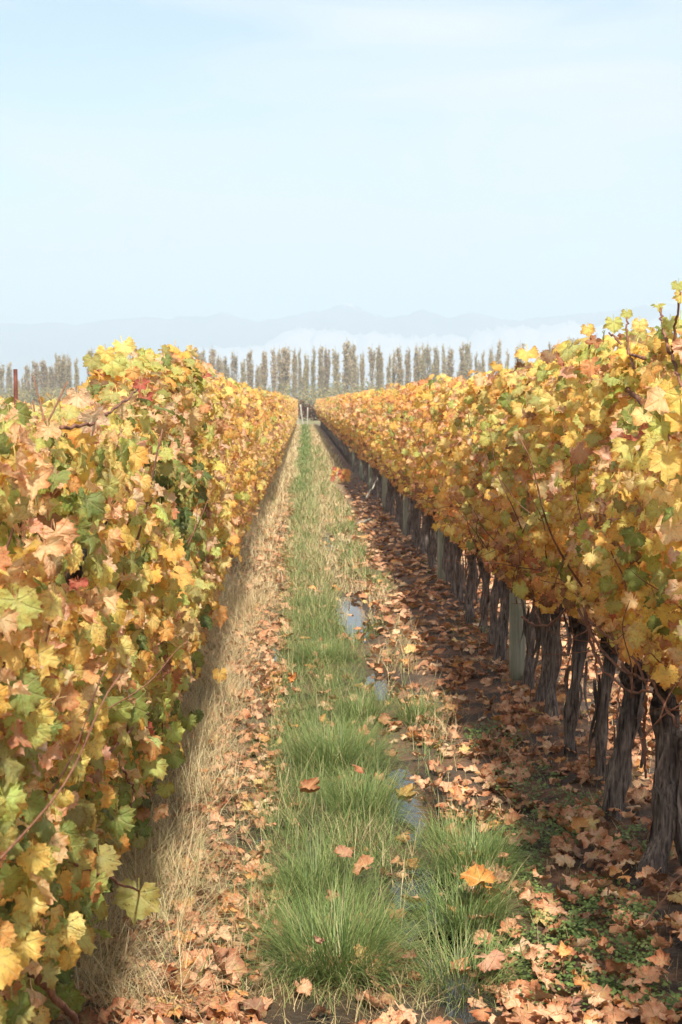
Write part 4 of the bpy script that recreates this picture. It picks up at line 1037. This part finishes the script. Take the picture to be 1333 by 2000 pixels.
for px, py, w, c, h, lb in [(940, 1722, 62, (.56, .27, .06), .10, "large orange and tan leaf standing on edge against the right tussock"), (1115, 1966, 66, (.44, .21, .14), .03, "pinkish tan curled leaf lying in the weeds, nearest of the big ones"),
        (668, 1668, 34, (.46, .25, .15), .12, "tan leaf standing upright in the green grass"), (715, 1692, 44, (.50, .27, .14), .10, "crumpled orange-tan leaf lying on the grass beside the upright one"), (600, 1546, 46, (.42, .21, .10), .17, "long curled russet leaf lying across the green grass"),
        (1120, 1664, 44, (.52, .33, .22), .03, "pale tan leaf, lightest of those on the shaded weeds"), (618, 1840, 24, (.56, .34, .24), .16, "small pale pink leaf caught high in the nearest tussock"), (722, 1885, 46, (.46, .22, .10), .03, "orange-brown leaf lying at the nearest tussock's right foot"),
        (950, 1870, 60, (.50, .28, .18), .05, "wide tan leaf bridging the small pool, right of the nearest tussock"), (705, 1500, 22, (.46, .2, .1), .20, "small russet leaf perched on top of the bright green tussock"), (805, 1872, 34, (.46, .25, .16), .04, "tan leaf half standing at the water's edge"),
        (575, 1330, 30, (.56, .21, .05), .06, "bright orange leaf at the left foot of the green strip"), (1240, 1340, 1, (.4, .2, .1), .0, ""), (790, 1560, 50, (.50, .33, .10), .02, "yellowish leaf lying over the blue puddle"), (790, 1630, 34, (.52, .30, .12), .02, "orange-tan leaf floating at the puddle's left bank"),
        (440, 1900, 90, (.48, .27, .16), .03, "big tan curled leaf on top of the litter heap, left of the nearest tussock"), (340, 1935, 80, (.40, .18, .09), .03, "big russet folded leaf at the foot of the dry grass"), (1205, 1510, 46, (.48, .25, .15), .02, "pale orange leaf lying before the bare trunk"),
        (945, 1975, 40, (.52, .22, .10), .03, "bright orange leaf lying at the edge of the nearest mud"), (655, 1745, 26, (.36, .2, .1), .10, "small brown leaf hanging in the grass above the nearest tussock"), (395, 1590, 30, (.48, .24, .12), .06, "russet leaf caught in the dry straw")]:
    if not lb: continue
    g_ = on_ground(px, py); d_ = math.hypot(g_[1], 1.6 - h); g_ = at_y(px, py, g_[1] - h * g_[1] / 1.6); sc_ = w / F_PX * d_ / .10
    g_[2] = max(g_[2], .02)
    fallen(g_, frames(np.array([[rl.normal(0, .45), -.35, .9]]), np.array([[rl.normal(0, .7), .3, -.4]]))[0], sc_ * 1.15, np.array(c) * .9, lb, None, me=ME_GROUND[(3, 7, 2, 6)[rl.randint(4)]])

# ------------------------------------------------------------------ poplars
def poplar_mesh(seed, H=15.0, W=1.0, dens=1.0):
    r = np.random.RandomState(seed); parts = []
    t = np.linspace(0, 1, 9)
    trunk = tube(np.stack([.10 * np.sin(t * 4 + seed), .1 * np.cos(t * 3 + seed), H * .97 * t - .3], -1), .17 * (1 - t) ** .8 + .02, 7)
    br = []; LP = []
    for k in range(int(54 * dens)):
        z0 = H * r.uniform(.08, .80); L = (H - z0) * r.uniform(.25, .62); L = min(L, H * .38)
        a = r.uniform(0, 6.28); out_ = W * r.uniform(.5, 1.05) * (1 - .62 * (z0 / H) ** 2.2) * (.55 + .45 * min(1, z0 / (.25 * H)))
        s = np.linspace(0, 1, 5); rad_ = out_ * (1 - (1 - s) ** 2.2)
        P = np.stack([rad_ * np.cos(a), rad_ * np.sin(a), z0 + L * s ** 1.15], -1)
        br.append(tube(P, .035 * (1 - s) + .010, 3, False))
        m_ = int(27 * dens); q = r.uniform(.15, 1.0, m_)
        C = np.stack([np.interp(q, s, P[:, j]) for j in range(3)], -1) + r.normal(0, 1, (m_, 3)) * [.13, .13, .30]
        LP.append(C)
    LP = np.vstack(LP); m_ = len(LP)
    e1 = r.normal(0, 1, (m_, 3)); e1 /= np.linalg.norm(e1, axis=1)[:, None]; e2 = np.cross(e1, r.normal(0, 1, (m_, 3))); e2 /= np.linalg.norm(e2, axis=1)[:, None]
    s_ = r.uniform(.07, .15, (m_, 1))
    V = np.stack([LP + e1 * s_ * 1.6, LP + e2 * s_, LP - e1 * s_ * 1.6, LP - e2 * s_], 1).reshape(-1, 3)
    F = np.arange(4 * m_).reshape(-1, 4)
    low = np.clip(1 - LP[:, 2] / (H * .5), 0, 1)
    c = np.array((.54, .43, .265)) * (1 - low[:, None] * .6) + np.array((.46, .395, .175)) * low[:, None] * .6
    c = c * r.uniform(.85, 1.12, (m_, 1)); c[r.rand(m_) < .18] = (.46, .38, .20); 
    Vb, Fb = join(br)
    mc = make_mesh('crown', V, F, {'col': np.repeat(c, 4, axis=0)}); mc.materials.append(M_TREE)
    mb = make_mesh('branch', Vb, Fb); mb.materials.append(M_TRUNK)
    mt = make_mesh('trunk', *trunk, smooth=True); mt.materials.append(M_TRUNK)
    return mt, mb, mc
POP = [poplar_mesh(900 + i, 15, (.80, .95, .72, 1.0, .85, .9)[i], (1.0, 1.15, .85, 1.1, .8, 1.0)[i]) for i in range(6)]
poplars = [(-95, 700, 24), (-60, 690, 22), (-25, 712, 20), (3, 703, 20), (33, 735, 15), (45, 731, 15), (56, 736, 15), (68, 696, 20), (85, 693, 24), (101, 706, 18), (111, 683, 18), (121, 682, 18), (133, 700, 16), (150, 692, 16), (178, 670, 22), (199, 703, 16), (214, 667, 22), (229, 671, 20),
           (262, 690, 16), (287, 676, 20), (302, 682, 16), (322, 693, 16), (344, 676, 17), (358, 678, 17), (387, 669, 19), (397, 671, 15), (415, 667, 24), (427, 683, 16), (443, 688, 18), (458, 676, 18), (475, 691, 16), (489, 673, 16), (503, 705, 12), (517, 673, 20), (535, 668, 18), (546, 669, 15), (558, 663, 26),
           (576, 671, 15), (586, 671, 15), (599, 681, 14), (612, 668, 15), (627, 663, 18), (639, 668, 16), (656, 669, 18), (678, 651, 27), (690, 657, 22), (708, 678, 14), (727, 665, 18), (741, 664, 16), (760, 684, 14), (770, 672, 15), (780, 664, 18), (797, 669, 16), (816, 663, 20), (826, 662, 18), (836, 659, 18),
           (853, 664, 17), (868, 664, 16), (880, 667, 18), (905, 660, 22), (915, 656, 19), (931, 680, 14), (945, 676, 15), (961, 667, 16), (974, 653, 20), (991, 674, 15), (1017, 657, 24), (1076, 660, 22), (1090, 659, 24), (1113, 645, 26), (1128, 652, 22), (1165, 668, 20), (1190, 664, 20), (1215, 662, 20), (1268, 640, 24), (1300, 648, 24), (1345, 645, 22), (1380, 650, 22)]
big = 44; first = True
for i, (px, yt, wpx) in enumerate(poplars):
    D = 300.0 + rs.uniform(-14, 14); top = at_y(px, yt, D)
    if i == big: lb = "tallest and broadest poplar, standing above the far end of the green strip"
    elif i < big: lb = f"slender bare-topped poplar of the far row, {ordinal(big - i)} to the left of the tallest"
    else: lb = f"slender bare-topped poplar of the far row, {ordinal(i - big)} to the right of the tallest"
    t = thing('poplar_tree', lb, 'tree', (top[0], D, -.05), "poplars in the row beyond the vineyard")
    k = rs.randint(6); hz_ = (top[2] + .2) / 15.0; wz = wpx / F_PX * D / 1.9 * rs.uniform(.74, 1.14) * (1.15 if i == big else 1); a = rs.uniform(0, 6.28)
    for nm, me in zip(('trunk', 'branch', 'crown'), POP[k]):
        o = obj(nm, me, None, t); o.scale = (wz, wz, hz_); o.rotation_euler.z = a
        if nm == 'branch': o['kind'] = 'stuff'
        if nm == 'crown': q = rs.uniform(.88, 1.14); o.color = (q, q * rs.uniform(.96, 1.03), q * rs.uniform(.92, 1.05), 1)
k_ = 0
for px in np.arange(-20, 1345, 38):
    k_ += 1
    px_ = px + rs.uniform(-9, 9); D = 392.0 + rs.uniform(-10, 10); top = at_y(px_, rs.uniform(680, 715), D)
    t = thing('poplar_tree', f"fainter poplar of the second, farther line behind the row, {ordinal(k_)} from its left end", 'tree', (top[0], D, -.05), "poplars of the farther line")
    k = rs.randint(6); hz_ = (top[2] + .2) / 15.0; wz = rs.uniform(13, 19) / F_PX * D / 1.9; a = rs.uniform(0, 6.28)
    for nm, me in zip(('trunk', 'branch', 'crown'), POP[k]):
        o = obj(nm, me, None, t); o.scale = (wz, wz, hz_); o.rotation_euler.z = a
        if nm == 'branch': o['kind'] = 'stuff'
# scrub at their feet, and the red vines across the end of the alley
def scrub(name, n_, xf, D, dd, ztop, pal, size):
    xx = rl.uniform(xf[0], xf[1], n_); yy = rl.uniform(D - dd, D + dd, n_); tp = ztop(xx) * (.72 + .33 * hnoise(xx * .45, yy * .2, 2)) * rl.uniform(.65, 1.05, n_)
    zz_ = tp * rl.uniform(0, 1, n_) ** .75
    pos = np.stack([xx, yy, zz_], -1); fr_ = frames(rl.normal(0, 1, (n_, 3)), rl.normal(0, 1, (n_, 3)))
    q = np.array([(-.5, 0, 0), (0, .7, .1), (.5, 0, 0), (0, -.7, -.1)]); T = [(q, np.array([(0, 2, 1), (0, 3, 2)]), np.zeros(4), np.zeros(4))]
    return mass(name, T, np.zeros(n_, int), pos, fr_, rl.uniform(.6, 1.3, n_) * size, pal[rl.randint(0, len(pal), n_)] * rl.uniform(.8, 1.2, (n_, 1)), M_TREE, smooth=False)
SP = np.array([(.38, .33, .15), (.47, .39, .19), (.30, .28, .13), (.51, .40, .22), (.40, .35, .18)])
ztop = lambda xx: np.interp(xx, [-70, -50, -30, 0, 12, 25, 40, 48, 70], [4.6, 5.6, 5.8, 6.2, 6.6, 7.0, 7.8, 9.2, 10.0])
scrub('undergrowth', 34000, (-75, 82), 290, 5, ztop, SP, .34)
RV = np.array([(.20, .055, .04), (.26, .08, .05), (.16, .06, .04), (.10, .11, .04), (.24, .12, .06)])
scrub('vine_foliage', 5000, (-7, 9), 150, 1.0, lambda xx: np.full_like(xx, 2.25), RV, .17)

# ------------------------------------------------------------------ haze
V = np.array([(a, b, c) for a in (-5600, 5600) for b in (-5600, 5600) for c in (-2.0, 330.0)], float)
F = np.array([(0, 1, 3, 2), (4, 6, 7, 5), (0, 4, 5, 1), (2, 3, 7, 6), (0, 2, 6, 4), (1, 5, 7, 3)])
m, nt, out = mat('haze'); n = N(nt)
vol = n('ShaderNodeVolumePrincipled', {'Color': (.645, .76, .87, 1), 'Density': 5.6e-4, 'Anisotropy': .0})
nt.links.new(vol.outputs[0], out.inputs['Volume'])
obj('haze', make_mesh('haze', V, F), m, kind='stuff')
print("objects", len(bpy.data.objects), "tris", sum(len(o.data.loops) - 2 * len(o.data.polygons) for o in bpy.data.objects if o.type == 'MESH' and o.data.users == 1))
